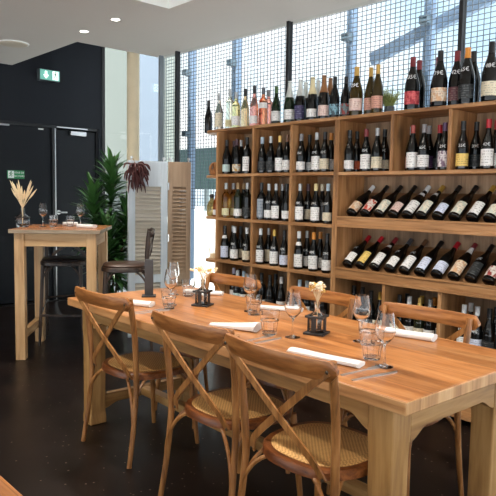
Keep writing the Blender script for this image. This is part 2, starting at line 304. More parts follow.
GREENS = plain('sign_green', srgb(10,130,70), .4)
SIGNW = plain('sign_white', srgb(235,240,236), .4)
LEAF = plain('dracaena_leaf', srgb(58,98,48), .32, noise=.35, nscale=8)
STEM = plain('plant_cane', srgb(92,78,58), .8, noise=.2)
POT = plain('dark_pot', srgb(50,48,46), .6)
SOIL = plain('soil', srgb(40,30,24), .95)
CHILI = plain('dried_dark_red', srgb(72,26,24), .5, noise=.45, nscale=30)
TWINE = plain('twine', srgb(170,140,100), .9)
STRAW = plain('dried_straw', srgb(230,206,166), .8, noise=.15, nscale=30)
CREAMFL = plain('dried_cream_flower', srgb(242,228,200), .8)
YELFL = plain('dried_yellow_flower', srgb(222,180,104), .8)
HERB = plain('herb_leaf', srgb(170,180,104), .6, noise=.3, nscale=40)
GALV = plain('galvanised_pot', srgb(150,156,158), .35, .8)
GREYPOT = plain('grey_pot', srgb(96,104,110), .6)
WICKER = plain('wicker_brown', srgb(150,100,56), .8, noise=.35, nscale=60, bump=.3)
def real_glass(name, col=(1,1,1,1)):
    m, nt, b = newmat(name)
    b.inputs['Base Color'].default_value = col; b.inputs['Roughness'].default_value = .0
    b.inputs['Transmission Weight'].default_value = 1; b.inputs['IOR'].default_value = 1.45
    return m
GLASS = real_glass('clear_glass')
VASEGL = real_glass('vase_glass', (.97,.98,.975,1))
WINGL = thin_glass('window_glass', (.97,.985,.98,1), edge=.3, base=.02)
LAMPON = emit('lamp_glow', (1,.95,.86,1), 9)

def cane_mat():
    m, nt, b = newmat('woven_cane'); L = nt.links.new
    tc = N(nt,'ShaderNodeTexCoord'); ck = N(nt,'ShaderNodeTexChecker'); ck.inputs['Scale'].default_value = 120
    ck.inputs['Color1'].default_value = srgb(226,178,112); ck.inputs['Color2'].default_value = srgb(186,136,76)
    L(tc.outputs['Object'], ck.inputs['Vector']); L(ck.outputs['Color'], b.inputs['Base Color']); b.inputs['Roughness'].default_value = .55
    bp = N(nt,'ShaderNodeBump'); bp.inputs['Strength'].default_value = .3; bp.inputs['Distance'].default_value = .003
    L(ck.outputs['Fac'], bp.inputs['Height']); L(bp.outputs['Normal'], b.inputs['Normal'])
    return m
CANE = cane_mat()
def floor_mat():
    m, nt, b = newmat('dark_speckled_floor'); L = nt.links.new
    tc = N(nt,'ShaderNodeTexCoord'); n = N(nt,'ShaderNodeTexNoise'); n.inputs['Scale'].default_value = 3; n.inputs['Detail'].default_value = 8; L(tc.outputs['Object'], n.inputs['Vector'])
    cr = N(nt,'ShaderNodeValToRGB'); cr.color_ramp.elements[0].position = .3; cr.color_ramp.elements[0].color = srgb(17,12,11); cr.color_ramp.elements[1].position = .75; cr.color_ramp.elements[1].color = srgb(32,22,18)
    L(n.outputs['Fac'], cr.inputs['Fac'])
    vo = N(nt,'ShaderNodeTexVoronoi'); vo.inputs['Scale'].default_value = 26; L(tc.outputs['Object'], vo.inputs['Vector'])
    lt = N(nt,'ShaderNodeMath', operation='LESS_THAN'); lt.inputs[1].default_value = .13; L(vo.outputs['Distance'], lt.inputs[0])
    sp = N(nt,'ShaderNodeSeparateColor'); L(vo.outputs['Color'], sp.inputs[0])
    g = N(nt,'ShaderNodeMath', operation='GREATER_THAN'); g.inputs[1].default_value = .55; L(sp.outputs[0], g.inputs[0])
    mu = N(nt,'ShaderNodeMath', operation='MULTIPLY'); L(lt.outputs[0], mu.inputs[0]); L(g.outputs[0], mu.inputs[1])
    mx = N(nt,'ShaderNodeMix', data_type='RGBA'); L(mu.outputs[0], mx.inputs['Factor']); L(cr.outputs['Color'], mx.inputs['A']); mx.inputs['B'].default_value = srgb(120,104,90)
    L(mx.outputs['Result'], b.inputs['Base Color']); b.inputs['Roughness'].default_value = .3; b.inputs['Specular IOR Level'].default_value = .22
    r = N(nt,'ShaderNodeMapRange'); r.inputs['To Min'].default_value = .22; r.inputs['To Max'].default_value = .42; L(n.outputs['Fac'], r.inputs['Value']); L(r.outputs[0], b.inputs['Roughness'])
    return m

# ------------------------------------------------------------------ the room
S = 3.4628          # front plane of the wine shelves
WX = 3.9            # window plane
CZ = 2.855          # ceiling
struct(MB().box((-4,-4,-.06),(4.3,7.62,0)).build('floor', floor_mat()))
struct(MB().box((-60,-60,-.2),(60,60,-.07)).build('outside_ground', PAVE))
# ceiling slab with a notch at the far right and a square recess
def slab():
    b = MB()
    z0, z1 = CZ, CZ+.2
    rx0, rx1, ry0, ry1 = 1.7, 2.98, 3.0, 4.24
    for lo, hi in (((-4,-4),(rx0,7.42)), ((rx0,-4),(rx1,ry0)), ((rx1,-4),(4.0,5.80)), ((rx0,ry1),(rx1,7.42))):
        b.box((lo[0],lo[1],z0),(hi[0],hi[1],z1))
    return b
struct(slab().build('ceiling', CEIL))
r_ = MB()
for lo, hi in (((1.66,2.96),(1.7,4.28)), ((2.98,2.96),(3.02,4.28)), ((1.7,2.96),(2.98,3.0)), ((1.7,4.24),(2.98,4.28))):
    r_.box((lo[0],lo[1],CZ+.2),(hi[0],hi[1],CZ+.45))
r_.box((1.66,2.96,CZ+.45),(3.02,4.28,CZ+.5))
struct(r_.build('ceiling_recess', CEILW))
lin = MB().box((1.7,4.236,CZ+.001),(2.98,4.2399,CZ+.2)).box((2.976,3.0,CZ+.001),(2.9799,4.236,CZ+.2))
struct(lin.build('trim_1', CEILW))
struct(MB().box((2.98,5.80,3.62),(4.5,7.66,3.72)).build('ceiling_upper', FRAMEDARK))
struct(MB().box((2.94,5.78,CZ+.2),(2.98,7.44,3.72)).box((2.98,5.76,CZ+.2),(4.0,5.80,3.72)).build('wall_upper', WALLDARK))

# back wall in dark paint with the double door opening
DY = 7.42
w = MB().box((-4,DY,0),(1.70,DY+.12,3.7)).box((1.70,DY,2.204),(4.106,DY+.12,3.7)).box((4.106,DY,0),(4.177,DY+.16,3.7))
struct(w.build('wall_back', WALLDARK))
struct(MB().box((4.14,DY+.16,0),(4.19,DY+.24,3.7)).box((-4,DY+.2,0),(4.177,DY+.24,3.7)).build('wall_behind', FRAMEDARK))
d = MB().box((1.76,DY+.045,.02),(3.479,DY+.085,2.171)).build('door_1', DOORDARK, bevel=.004); struct(d)
MB().cbox((3.342,DY+.040,2.144),(.066,.012,.016)).build('door_stay', WHITEPL, d)
MB().cbox((2.89,DY+.03,2.160),(.11,.03,.018)).build('door_closer_arm', STEEL, d)
d2 = MB().box((3.534,DY+.045,.02),(4.089,DY+.085,2.155)).build('door_2', DOORDARK, bevel=.004); struct(d2)
MB().cbox((3.826,DY+.02,2.122),(.22,.05,.055)).build('door_closer', STEEL, d2, bevel=.006)
MB().cbox((3.743,DY+.01,2.185),(.42,.02,.013)).build('door_closer_arm', STEEL, d2)
struct(MB().box((3.515,DY+.03,.0),(3.531,DY+.06,2.171)).build('trim_2', STEEL))
h = MB().tube([(3.567,DY+.05,1.12),(3.567,DY-.01,1.12),(3.572,DY-.02,1.12),(3.65,DY-.02,1.12)], .010).lathe([(.028,0),(.028,.008)], 14, Matrix.Translation((3.567,DY+.043,1.12)) @ Matrix.Rotation(PI/2,4,'X'))
h.build('door_handle', STEEL, d2)
struct(MB().box((1.70,DY+.02,2.171),(4.106,DY+.1,2.204)).box((3.479,DY+.02,0),(3.515,DY+.09,2.171)).box((4.089,DY+.02,0),(4.106,DY+.1,2.171)).build('trim_3', FRAMEDARK))
struct(MB().box((-4,DY-.012,0),(1.70,DY,.07)).build('baseboard_back', FRAMEDARK))
struct(MB().box((1.70,DY-.03,0),(4.106,DY+.02,.012)).build('trim_4', plain('threshold_metal', srgb(50,48,48), .4, .8)))
struct(MB().box((2.985,5.79,CZ+.02),(3.11,5.86,CZ+.08)).build('trim_5', CEILW))

# text helper -----------------------------------------------------------------
def text_mesh(txt, size, extrude=.0008):
    cu = bpy.data.curves.new('lettering', 'FONT'); cu.body = txt; cu.size = size; cu.extrude = extrude
    cu.align_x = 'CENTER'; cu.align_y = 'CENTER'; cu.resolution_u = 2
    o = bpy.data.objects.new('lettering', cu); C.objects.link(o)
    bpy.context.view_layer.update()
    me = bpy.data.meshes.new_from_object(o.evaluated_get(bpy.context.evaluated_depsgraph_get()))
    bpy.data.objects.remove(o); bpy.data.curves.remove(cu)
    return me
def run_man():   # running man pictogram, unit height, in x (right) / y (up)
    b = MB()
    b.lathe([(.085,-.002),(.085,.002)], 12, Matrix.Translation((.02,.40,0)))
    def limb(pts, w): b.sweep([(x,y,0) for x,y in pts], rect(w,.004), up=(0,0,1))
    limb([(.0,.30),(-.05,.02)], .15); limb([(-.04,.04),(.12,-.1),(.06,-.32)], .09); limb([(-.06,.04),(-.12,-.18),(-.3,-.22)], .09)
    limb([(.0,.27),(.16,.14),(.26,.2)], .07); limb([(-.02,.28),(-.2,.2),(-.24,.04)], .07)
    return b
def face_minus_y(x, y, z, s=1):   # local x -> +X, local y -> +Z, facing -Y
    return Matrix.Translation((x,y,z)) @ Matrix(((s,0,0,0),(0,0,-s,0),(0,s,0,0),(0,0,0,1)))

# lit exit sign on the wall
SG = emit('exit_sign_green_lit', srgb(92,152,138), .5); SWL = emit('exit_sign_white_lit', srgb(225,245,238), .9)
es = MB().box((3.281,DY-.075,2.721),(3.545,DY,2.855)).build('exit_sign', plain('exit_sign_case', srgb(70,78,80), .5), bevel=.004)
tag(es, 'small lit green emergency exit sign high on the dark wall above the doors', 'sign')
MB().box((3.290,DY-.079,2.729),(3.435,DY-.0755,2.847)).build('green_panel', SG, es)
MB().box((3.438,DY-.079,2.729),(3.536,DY-.0755,2.847)).build('green_panel', SG, es)
MB().box((3.446,DY-.0815,2.738),(3.518,DY-.0795,2.839)).build('doorway_symbol', SWL, es)
run_man().build('running_man', plain('sign_dark_green', srgb(16,84,64), .5), es).matrix_world = face_minus_y(3.482,DY-.0825,2.787,.10)
ar = MB().prism([(-.014,.044),(.014,.044),(.014,0),(.036,0),(0,-.046),(-.036,0),(-.014,0)], -.001, .001)
ar.build('arrow', SWL, es).matrix_world = face_minus_y(3.362,DY-.0805,2.788)
# flat green sign on the door
ds = MB().box((2.919,DY+.036,1.528),(3.127,DY+.0448,1.627)).build('door_sign', GREENS)
tag(ds, 'flat green and white emergency exit sign stuck on the dark door leaf', 'sign')
MB().box((2.927,DY+.0335,1.535),(2.999,DY+.0355,1.620)).build('white_panel', SIGNW, ds)
run_man().build('running_man', GREENS, ds).matrix_world = face_minus_y(2.963,DY+.0325,1.577,.083)
for t_, z_ in (('ISSUE DE', 1.600), ('SECOURS', 1.559)):
    me = text_mesh(t_, .030); me.materials.append(SIGNW)
    o = bpy.data.objects.new('lettering', me); C.objects.link(o); o.parent = ds; o.matrix_world = face_minus_y(3.063,DY+.0345,z_)

# window wall -----------------------------------------------------------------
ys = [-1.0, .6, 2.2, 3.80, 5.41, 5.71]
for i in range(5):
    y0, y1 = ys[i], ys[i+1]; top = CZ+.02
    wdw = MB().box((WX+.016,y0+.014,.08),(WX+.024,y1-.014,top)).build('window_%d' % (i+1), WINGL); struct(wdw)
    MB().box((WX-.01,y1-.014,0),(WX+.04,y1+.014,top)).box((WX-.01,y0+.014,0),(WX+.05,y1-.014,.08)).build('window_frame', MULL if i < 4 else plain('thin_grey_mullion', srgb(120,128,134), .5), wdw)
sl6 = Matrix.Translation((WX+.02,5.725,0)) @ Matrix.Rotation(-math.atan2(.26,1.70),4,'Z')
w6 = MB().box((-.004,0,.08),(.004,1.715,3.62), sl6).build('window_6', WINGL); struct(w6)
MB().box((-.02,1.70,0),(.02,1.73,3.62), sl6).box((-.02,0,0),(.02,1.70,.08), sl6).build('window_frame', MULL, w6)
struct(MB().lathe([(.068,0),(.068,3.62)], 24, Matrix.Translation((3.76,6.02,0))).build('column', CONC))

# outside the window: wire mesh screen, steel posts, brace, walls ---------------
def wire_screen():
    b = MB(); X = 4.2
    y = 1.0
    k = 0
    while y < 6.16:
        b.box((X-.003,y-.0021,1.22),(X+.003,y+.0021,3.5)); y += .046
    z = 1.22
    while z < 3.5:
        b.box((X-.007,1.0,z-.0023),(X-.001,6.16,z+.0023)); z += .037
    return b
ws = wire_screen().build('wire_mesh_screen', MESHM, smooth=0)
tag(ws, 'woven grey wire mesh screen standing outside behind the window glass', 'screen')
for i, (y, w_, lb) in enumerate(((5.70,.05,'pale blue steel post outside, nearest the white shutters'), (4.94,.07,'pale blue steel post outside, above the pink and clear bottles'), (3.45,.06,'pale blue steel post outside, left of the diagonal brace'), (2.70,.06,'pale blue steel post outside, crossed by the diagonal brace'))):
    p = MB().box((4.28,y-w_/2,-.07),(4.36,y+w_/2,3.6))
    o = p.build('steel_post', OUTSTEEL, bevel=.004); tag(o, lb, 'post', 'steel posts outside the window')
    for z in (1.25, 2.05, 2.72):
        MB().box((4.199,y-.05,z-.03),(4.28,y+.02,z+.03)).build('bracket', plain('bracket_grey', srgb(92,112,126), .6) if 'bracket_grey' not in MATS else MATS['bracket_grey'], o)
br = MB().sweep([(4.383,3.28,2.535),(4.383,1.2,3.135)], rect(.05,.10), up=(0,0,1)).build('diagonal_brace', OUTSTEEL)
tag(br, 'pale blue diagonal steel brace outside the window, rising to the right', 'brace')
pw = MB().box((6.0,1.0,-.07),(6.2,9.5,1.12)).build('parapet_wall', OUTWALL); struct(pw)
tp = MB().box((6.3,3.6,1.46),(6.5,11.5,2.12)).build('facade_panel', TEAL); [MB().box((6.36,y,-.07),(6.44,y+.08,1.46)).build('support_post', TEAL, tp) for y in (4.2,7.0,10.6)]; tag(tp, 'dark teal facade panel across the street behind the mesh', 'panel')
for i, y in enumerate((6.6,7.55,8.5)):
    o = MB().box((6.05,y,1.12),(6.13,y+.09,1.46)).build('railing_post', plain('grey_railing', srgb(120,132,136), .6) if i == 0 else MATS['grey_railing'])
    tag(o, ['grey railing post on the white parapet, rightmost of three','grey railing post on the white parapet, middle of three','grey railing post on the white parapet, leftmost of three'][i], 'post', 'railing posts on the parapet')
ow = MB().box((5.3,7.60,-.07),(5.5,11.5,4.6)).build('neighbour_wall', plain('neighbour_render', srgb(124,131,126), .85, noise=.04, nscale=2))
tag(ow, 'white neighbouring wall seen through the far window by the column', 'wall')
pnl = MB().box((5.27,7.74,-.07),(5.299,8.30,4.6)).build('blue_cladding', OUTBLUE, ow)
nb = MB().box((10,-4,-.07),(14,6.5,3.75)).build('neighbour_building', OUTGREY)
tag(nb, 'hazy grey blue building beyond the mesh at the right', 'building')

# ceiling fittings --------------------------------------------------------------
def downlight(x, y, label, on=True):
    r = empty('ceiling_spotlight', (x,y,CZ)); tag(r, label, 'light', 'recessed ceiling spotlights')
    MB().lathe([(.034,-.001),(.046,-.001),(.046,-.006),(.034,-.006)], 20, cap0=False, cap1=False).build('trim_ring', WHITEPL, r)
    MB().lathe([(.034,-.0045),(.034,-.001)], 20).build('lamp_lens', LAMPON, r)
    return r
downlight(2.83,5.37,'round recessed ceiling spotlight, the one nearer the exit sign')
downlight(2.83,4.81,'round recessed ceiling spotlight, the one nearer the square recess')
sp = empty('ceiling_speaker', (2.56,6.33,CZ)); tag(sp, 'round flat cream speaker set into the ceiling at the left', 'speaker')
MB().lathe([(.001,-.014),(.125,-.014),(.135,-.012),(.14,0)], 30).build('grille', plain('speaker_cream', srgb(206,196,178), .7), sp)
MB().lathe([(.14,-.008),(.15,-.008),(.152,0),(.14,0)], 30, cap0=False, cap1=False).build('trim_ring', CEILW, sp)

# ------------------------------------------------------------------ wine shelves
ZR = [1.941, 1.556, 1.18, .816, .44, .065]
T = .024
def board(x0,x1,y0,y1,ztop): return MB().box((x0,y0,ztop-T),(x1,y1,ztop))
U1 = tag(empty('wine_shelf', (3.61,3.54,0)), 'tall open wooden wine shelf with square compartments at the left', 'shelf')
U2 = tag(empty('wine_shelf', (3.61,2.18,0)), 'tall wooden wine shelf with two sloping display rows at the right', 'shelf')
def part(mb, name, mat, root, bevel=.002):
    o = mb.build(name, mat, None, bevel=bevel, seg=1)
    o.parent = root; o.matrix_parent_inverse = root.matrix_world.inverted() if False else Matrix.Translation(-root.location)
    return o
XB_ = 3.765
part(MB().box((S,4.186,0),(XB_,4.211,1.941-T)), 'side_panel', SH_Z, U1)
part(MB().box((S,2.8735,0),(XB_,2.8955,1.941-T)), 'side_panel', SH_Z, U1)
part(MB().box((XB_,2.8735,0),(XB_+.014,4.211,1.941)), 'back_panel', SH_BACK, U1)
part(board(S-.004,XB_,2.8735,4.211,1.941), 'top_board', SH_Y, U1)
for z in ZR[1:]: part(board(S-.001,XB_,2.8955,4.186,z), 'shelf_board', SH_Y, U1)
for y in (3.745, 3.317):
    for i in range(5): part(MB().box((S,y-.0125,ZR[i+1]),(XB_,y+.0125,ZR[i]-T)), 'divider', SH_Z, U1)
for z in (1.941, 1.548, 1.184, .800):
    q = [(S+.02,4.211),(XB_-.02,4.211),(XB_-.02,4.46)]+[(S+.25-.23*math.sin(a)-.0,4.47-.0+.02*math.cos(a)-.25*(1-math.cos(a))*.6) for a in [i*PI/16 for i in range(1,8)]]
    part(MB().prism(q, z-.022, z), 'end_shelf', SH_Y, U1)
YE = 1.51
part(MB().box((S,2.8485,0),(XB_,2.8725,1.941-T)), 'side_panel', SH_Z, U2)
part(MB().box((S,YE,0),(XB_,YE+.024,1.941-T)), 'side_panel', SH_Z, U2)
part(MB().box((XB_,YE,0),(XB_+.014,2.8725,1.941)), 'back_panel', SH_BACK, U2)
part(board(S-.004,XB_,YE,2.8725,1.941), 'top_board', SH_Y, U2)
part(board(S-.001,XB_,YE+.024,2.8485,1.553), 'shelf_board', SH_Y, U2)
for z in (.44,.065): part(board(S-.001,XB_,YE+.024,2.8485,z), 'shelf_board', SH_Y, U2)
for y in (2.41, 1.997):
    part(MB().box((S,y-.0125,1.553),(XB_,y+.0125,1.941-T)), 'divider', SH_Z, U2)
for y in (2.434, 2.018):
    part(MB().box((S,y-.0125,.44),(XB_,y+.0125,.80)), 'divider', SH_Z, U2)
    part(MB().box((S,y-.0125,.065),(XB_,y+.0125,.44-T)), 'divider', SH_Z, U2)
ANG = math.radians(40)
for zt, zb in ((1.2428,1.166),(.877,.800)):
    part(MB().box((S-.012,YE+.024,zb),(XB_,2.8485,zb+.02)), 'shelf_board', SH_Y, U2)
    part(MB().box((S-.004,YE+.024,zb+.02),(S+.014,2.8485,zt-.012)).box((S-.01,YE+.024,zt-.012),(S+.03,2.8485,zt)), 'display_lip', SH_Y, U2)
    dx = XB_-S-.075; p0 = (S+.070, zt-.02); p1 = (XB_, zt-.02+dx*math.tan(ANG))
    sl = MB(); q = [(p0[0],p0[1]),(p1[0],p1[1]),(p1[0],p1[1]-.016),(p0[0]+.01,p0[1]-.016)]
    sl.add([(x,YE+.024,z) for x,z in q]+[(x,2.8485,z) for x,z in q], [(0,1,2,3),(7,6,5,4),(0,4,5,1),(1,5,6,2),(2,6,7,3),(3,7,4,0)])
    for fr in (.62,): 
        xx = p0[0]+dx*fr; zz = p0[1]+dx*fr*math.tan(ANG)
    part(sl, 'display_slope', SH_SLOPE, U2)

# ------------------------------------------------------------------ bottles
PROF = {   # radius, height
 'bur': [(.030,0),(.0362,.003),(.037,.010),(.037,.125),(.0355,.145),(.030,.170),(.0225,.195),(.0165,.215),(.0145,.235),(.0140,.285),(.0145,.287),(.0145,.292)],
 'bur2': [(.030,0),(.0372,.003),(.038,.010),(.038,.135),(.0362,.152),(.030,.178),(.0225,.20),(.0165,.22),(.0145,.24),(.0140,.283),(.0145,.285),(.0145,.29)],
 'bdx': [(.030,0),(.0365,.003),(.037,.010),(.037,.175),(.0355,.19),(.029,.205),(.020,.217),(.0155,.228),(.0145,.24),(.0140,.290),(.015,.292),(.015,.30)],
 'tall': [(.030,0),(.0375,.003),(.038,.010),(.038,.225),(.036,.238),(.028,.25),(.019,.258),(.0145,.268),(.0135,.28),(.0135,.335),(.0145,.337),(.0145,.345)],
 'ros': [(.030,0),(.038,.004),(.0385,.012),(.037,.06),(.0355,.10),(.0362,.135),(.034,.165),(.027,.195),(.0195,.222),(.0150,.25),(.0138,.275),(.0135,.315),(.0145,.317),(.0145,.325)],
 'chp': [(.030,0),(.0405,.004),(.0415,.012),(.0415,.135),(.0395,.158),(.033,.19),(.025,.22),(.0185,.25),(.0155,.275),(.0150,.302),(.0165,.304),(.0160,.315)],
 'mag': [(.036,0),(.0465,.004),(.0475,.012),(.0475,.145),(.0455,.168),(.038,.20),(.028,.232),(.0205,.258),(.0170,.28),(.0160,.325),(.0168,.327),(.0168,.335)],
 'magx': [(.038,0),(.0475,.004),(.0485,.012),(.0485,.155),(.0465,.178),(.038,.212),(.028,.244),(.0205,.270),(.0172,.292),(.0162,.336),(.017,.338),(.017,.345)],
}
PROF['mag2'] = [(r*.83, z*.97) for r, z in PROF['mag']]
def prof_r(sh, z):
    p = PROF[sh]
    for (r0,z0),(r1,z1) in zip(p, p[1:]):
        if z0 <= z <= z1: return r0+(r1-r0)*(z-z0)/max(1e-6,z1-z0)
    return p[-1][0]
def darkglass(n, col, rough=.07): return plain('bottle_'+n, col, rough, 0, .5)
GL = {'k': darkglass('black', srgb(13,14,14)), 'g': darkglass('olive', srgb(30,36,20)), 'dg': darkglass('green', srgb(22,40,22)),
 'ag': darkglass('amber_green', srgb(58,46,14)),
 'amber': real_glass('bottle_gold_wine', srgb(238, 206, 120)),
 'amberglass': thin_glass('bottle_amber', srgb(200,120,40), .45, .05, .45, srgb(170,96,34)),
 'blush': real_glass('bottle_blush', srgb(250, 232, 212)),
 'pale': real_glass('bottle_pale', srgb(252, 248, 226)),
 'straw': real_glass('bottle_straw', srgb(248, 232, 170)),
 'peach': real_glass('bottle_peach', srgb(248, 210, 160)),
 'rose': real_glass('bottle_rose', srgb(244, 168, 152)),
 'coral': real_glass('bottle_coral', srgb(246, 160, 120))}
GLNAME = {'k':'black glass','g':'olive glass','dg':'dark green','ag':'amber-green','amber':'golden clear','amberglass':'small amber','blush':'clear blush','pale':'tall pale','straw':'straw yellow','peach':'peach-coloured','rose':'pink','coral':'coral-red'}
CAPC = {'black':(24,24,26),'plum':(78,48,58),'silver':(176,180,182),'iceblue':(178,200,216),'yellow':(226,190,110),'brown':(110,76,54),'grey':(140,138,140),'orange':(214,138,50),
 'tan':(176,142,94),'white':(222,226,228),'straw':(222,206,150),'cream':(224,214,186),'gold':(196,160,74),'lilac':(206,200,222),'wine':(122,36,42),'rust':(160,70,60),'red':(178,28,42),'purple':(84,56,92),
 'darksilver':(88,90,96),'green':(60,92,40),'whitefoil':(216,220,216),'creamfoil':(226,212,170),'brownfoil':(142,96,58),'goldfoil':(198,158,84)}
CAPM = {k: plain('capsule_'+k, srgb(*v), .35, .35 if k in ('silver','darksilver','gold','goldfoil','whitefoil') else 0) for k, v in CAPC.items()}
CAPNAME = {'whitefoil':'long white foil','creamfoil':'long cream foil','brownfoil':'brown foil','goldfoil':'gold foil','iceblue':'ice-blue cap','darksilver':'dark silver cap'}
INK = srgb(60,56,54)
LBC = {'white':((238,238,236),INK,None),'cream':((222,212,186),INK,None),'teal':((196,218,214),srgb(90,150,150),None),'print':((226,222,206),srgb(90,70,60),srgb(196,150,80)),
 'dark':((34,38,40),srgb(120,124,124),None),'grey':((150,160,170),srgb(50,60,70),None),'bluish':((216,224,244),srgb(70,80,120),None),'clear':((220,214,170),srgb(170,140,60),None),
 'orange':((206,92,48),srgb(90,30,20),None),'pink':((214,160,140),srgb(120,40,50),None),'purple':((70,40,78),srgb(130,110,140),None),'emblem':((226,220,222),srgb(110,90,110),srgb(120,96,116)),
 'yellow':((230,198,110),srgb(110,80,40),None),'indigo':((60,54,92),srgb(150,150,180),None),'blushlab':((228,204,194),srgb(150,60,60),None),'skyblue':((136,180,196),srgb(40,60,70),srgb(60,80,90)),
 'greyprint':((120,136,138),srgb(50,50,50),srgb(150,60,56)),'salmon':((214,96,98),srgb(120,30,40),srgb(170,44,56)),'peachlab':((232,214,190),srgb(140,70,60),srgb(214,170,130)),'maroon':((86,44,50),srgb(150,130,120),None),
 'redprint':((226,216,206),srgb(160,50,40),srgb(196,70,50)),'creamlab':((238,230,210),srgb(90,100,90),srgb(206,212,200)),'print2':((226,220,212),srgb(110,40,40),srgb(150,56,50))}
LBM = {k: label_mat(k, srgb(*v[0]), v[1], blob=v[2], frac=.5) for k, v in LBC.items()}
LBNAME = {'print':'patterned','dark':'dark','emblem':'emblem','blushlab':'pale pink','greyprint':'grey and red','peachlab':'peach','redprint':'red-white','creamlab':'cream','print2':'red-printed','indigo':'indigo','skyblue':'sky-blue','bluish':'bluish white','clear':'pale gold'}
STY = {'low':(.022,.082,78),'mid':(.022,.098,78),'big':(.020,.118,74),'tall':(.022,.14,52),'long':(.02,.17,50),'high':(.135,.178,80),'wrap':(.03,.15,80),'':(0,0,0)}
MC = {}
def bodymesh(sh, gl):
    k = ('b',sh,gl)
    if k not in MC: MC[k] = MB().lathe(PROF[sh], 20).mesh('wine_bottle', GL[gl], 60)
    return MC[k]
def capmesh(sh, cap):
    k = ('c',sh,cap)
    if k not in MC:
        H = PROF[sh][-1][1]; ln = .125 if cap.endswith('foil') and sh == 'chp' else (.062 if sh.startswith('mag') or sh in ('tall','ros') else .052)
        zs = [H-ln+ln*i/8 for i in range(9)]
        pr = [(prof_r(sh,z)+.0009, z) for z in zs]+[(prof_r(sh,H)*.6, H+.0012)]
        MC[k] = MB().lathe(pr, 18).mesh('capsule', CAPM[cap], 50)
    return MC[k]
def labmesh(sh, sty, lab):
    k = ('l',sh,sty,lab)
    if k not in MC:
        z0, z1, ha = STY[sty]; b = MB(); n = 14
        if sh.startswith('mag'): z0, z1 = z0+.012, z1+.018
        v = []; f = []
        for off in (.0008, .0002):
            for i in range(n+1):
                a = math.radians(-ha+2*ha*i/n)
                for z in (z0, z1):
                    r = prof_r(sh, z)+off; v.append((-r*math.cos(a), -r*math.sin(a), z))
        m = 2*(n+1)
        for i in range(n):
            f.append((2*i,2*i+2,2*i+3,2*i+1)); f.append((m+2*i,m+2*i+1,m+2*i+3,m+2*i+2))
            f.append((2*i,m+2*i,m+2*i+2,2*i+2)); f.append((2*i+1,2*i+3,m+2*i+3,m+2*i+1))
        f.append((0,1,m+1,m)); f.append((2*n,m+2*n,m+2*n+1,2*n+1))
        MC[k] = b.add(v,f).mesh('label', LBM[lab], 60)
    return MC[k]
CHALK = plain('white_chalk_pen', srgb(225,225,225), .8)
PRICES = ['35€','39€','42€','65€','48€','29€']
def pricemesh(sh, i, lean=False):
    k = ('p',sh,i)
    if k not in MC:
        big = sh.startswith('mag')
        me = text_mesh(PRICES[i], .036 if big else .026, .0004); zc = (.205 if big else .145)
        for v in me.vertices:
            x, y, z = v.co; zz = zc+y; r = prof_r(sh, zz)+.0007+z*.5
            a = x/max(.02, prof_r(sh, zc)); v.co = (-r*math.cos(a), -r*math.sin(a), zz)
        me.materials.append(CHALK); me.name = 'price_writing'; me.update(); MC[k] = me
    return MC[k]
def neckmesh(sh, strip=False):
    k = ('n',sh,strip)
    if k not in MC:
        b = MB(); zs = (.185,.212) if not strip else (.20,.25)
        v = []; f = []; n = 8; ha = 70
        for i in range(n+1):
            a = math.radians(-ha+2*ha*i/n)
            for z in zs:
                r = prof_r(sh,z)+.0014; v.append((-r*math.cos(a),-r*math.sin(a),z))
        for i in range(n): f.append((2*i,2*i+2,2*i+3,2*i+1))
        MC[k] = b.add(v,f).mesh('neck_label', LBM['white'], 60)
    return MC[k]
def child(me, name, par):
    o = bpy.data.objects.new(name, me); C.objects.link(o); o.parent = par; return o
ORD = ['first','second','third','fourth','fifth','sixth','seventh','eighth','ninth','tenth']
pc = [0]
def bottle(loc, rot, sh, gl, cap, lab, sty, sc, label, group, scl=1):
    b = bpy.data.objects.new('wine_bottle', bodymesh(sh, gl)); C.objects.link(b)
    b.location = loc; b.rotation_euler = rot; b.scale = (scl,)*3
    tag(b, label, 'bottle', group)
    child(capmesh(sh,cap), 'capsule', b)
    if lab: child(labmesh(sh,sty,lab), 'label', b)
    if sc == 1: child(pricemesh(sh, pc[0] % 6), 'price_writing', b); pc[0] += 1
    if sc in (2,3): child(neckmesh(sh), 'neck_label', b)
    if sc == 4: child(neckmesh(sh,True), 'neck_label', b)
    return b
WHERE = {'A0':'top-left cubby','A1':'top cubby, second column','A2':'top cubby, third column',
 'B0':'second-row cubby, first column','B1':'second-row cubby, second column','B2':'second-row cubby, third column',
 'C0':'third-row cubby, first column','C1':'third-row cubby, second column','C2':'third-row cubby, third column',
 'D0':'fourth-row cubby, first column','D1':'fourth-row cubby, second column','D2':'fourth-row cubby, third column',
 'E0':'right shelf, top cubby leftmost','E1':'right shelf, top cubby middle','E2':'right shelf, top cubby rightmost',
 'F0':'leftmost cubby under the slopes','F1':'middle cubby under the slopes','F2':'rightmost cubby under the slopes','G2':'right shelf, bottom cubby, rightmost'}
def look(gl, cap, lab):
    g = GLNAME[gl]; c = CAPNAME.get(cap, cap+' cap'); l = (LBNAME.get(lab, lab)+' label') if lab else 'label hidden'
    return '%s bottle, %s, %s' % (g, c, l)
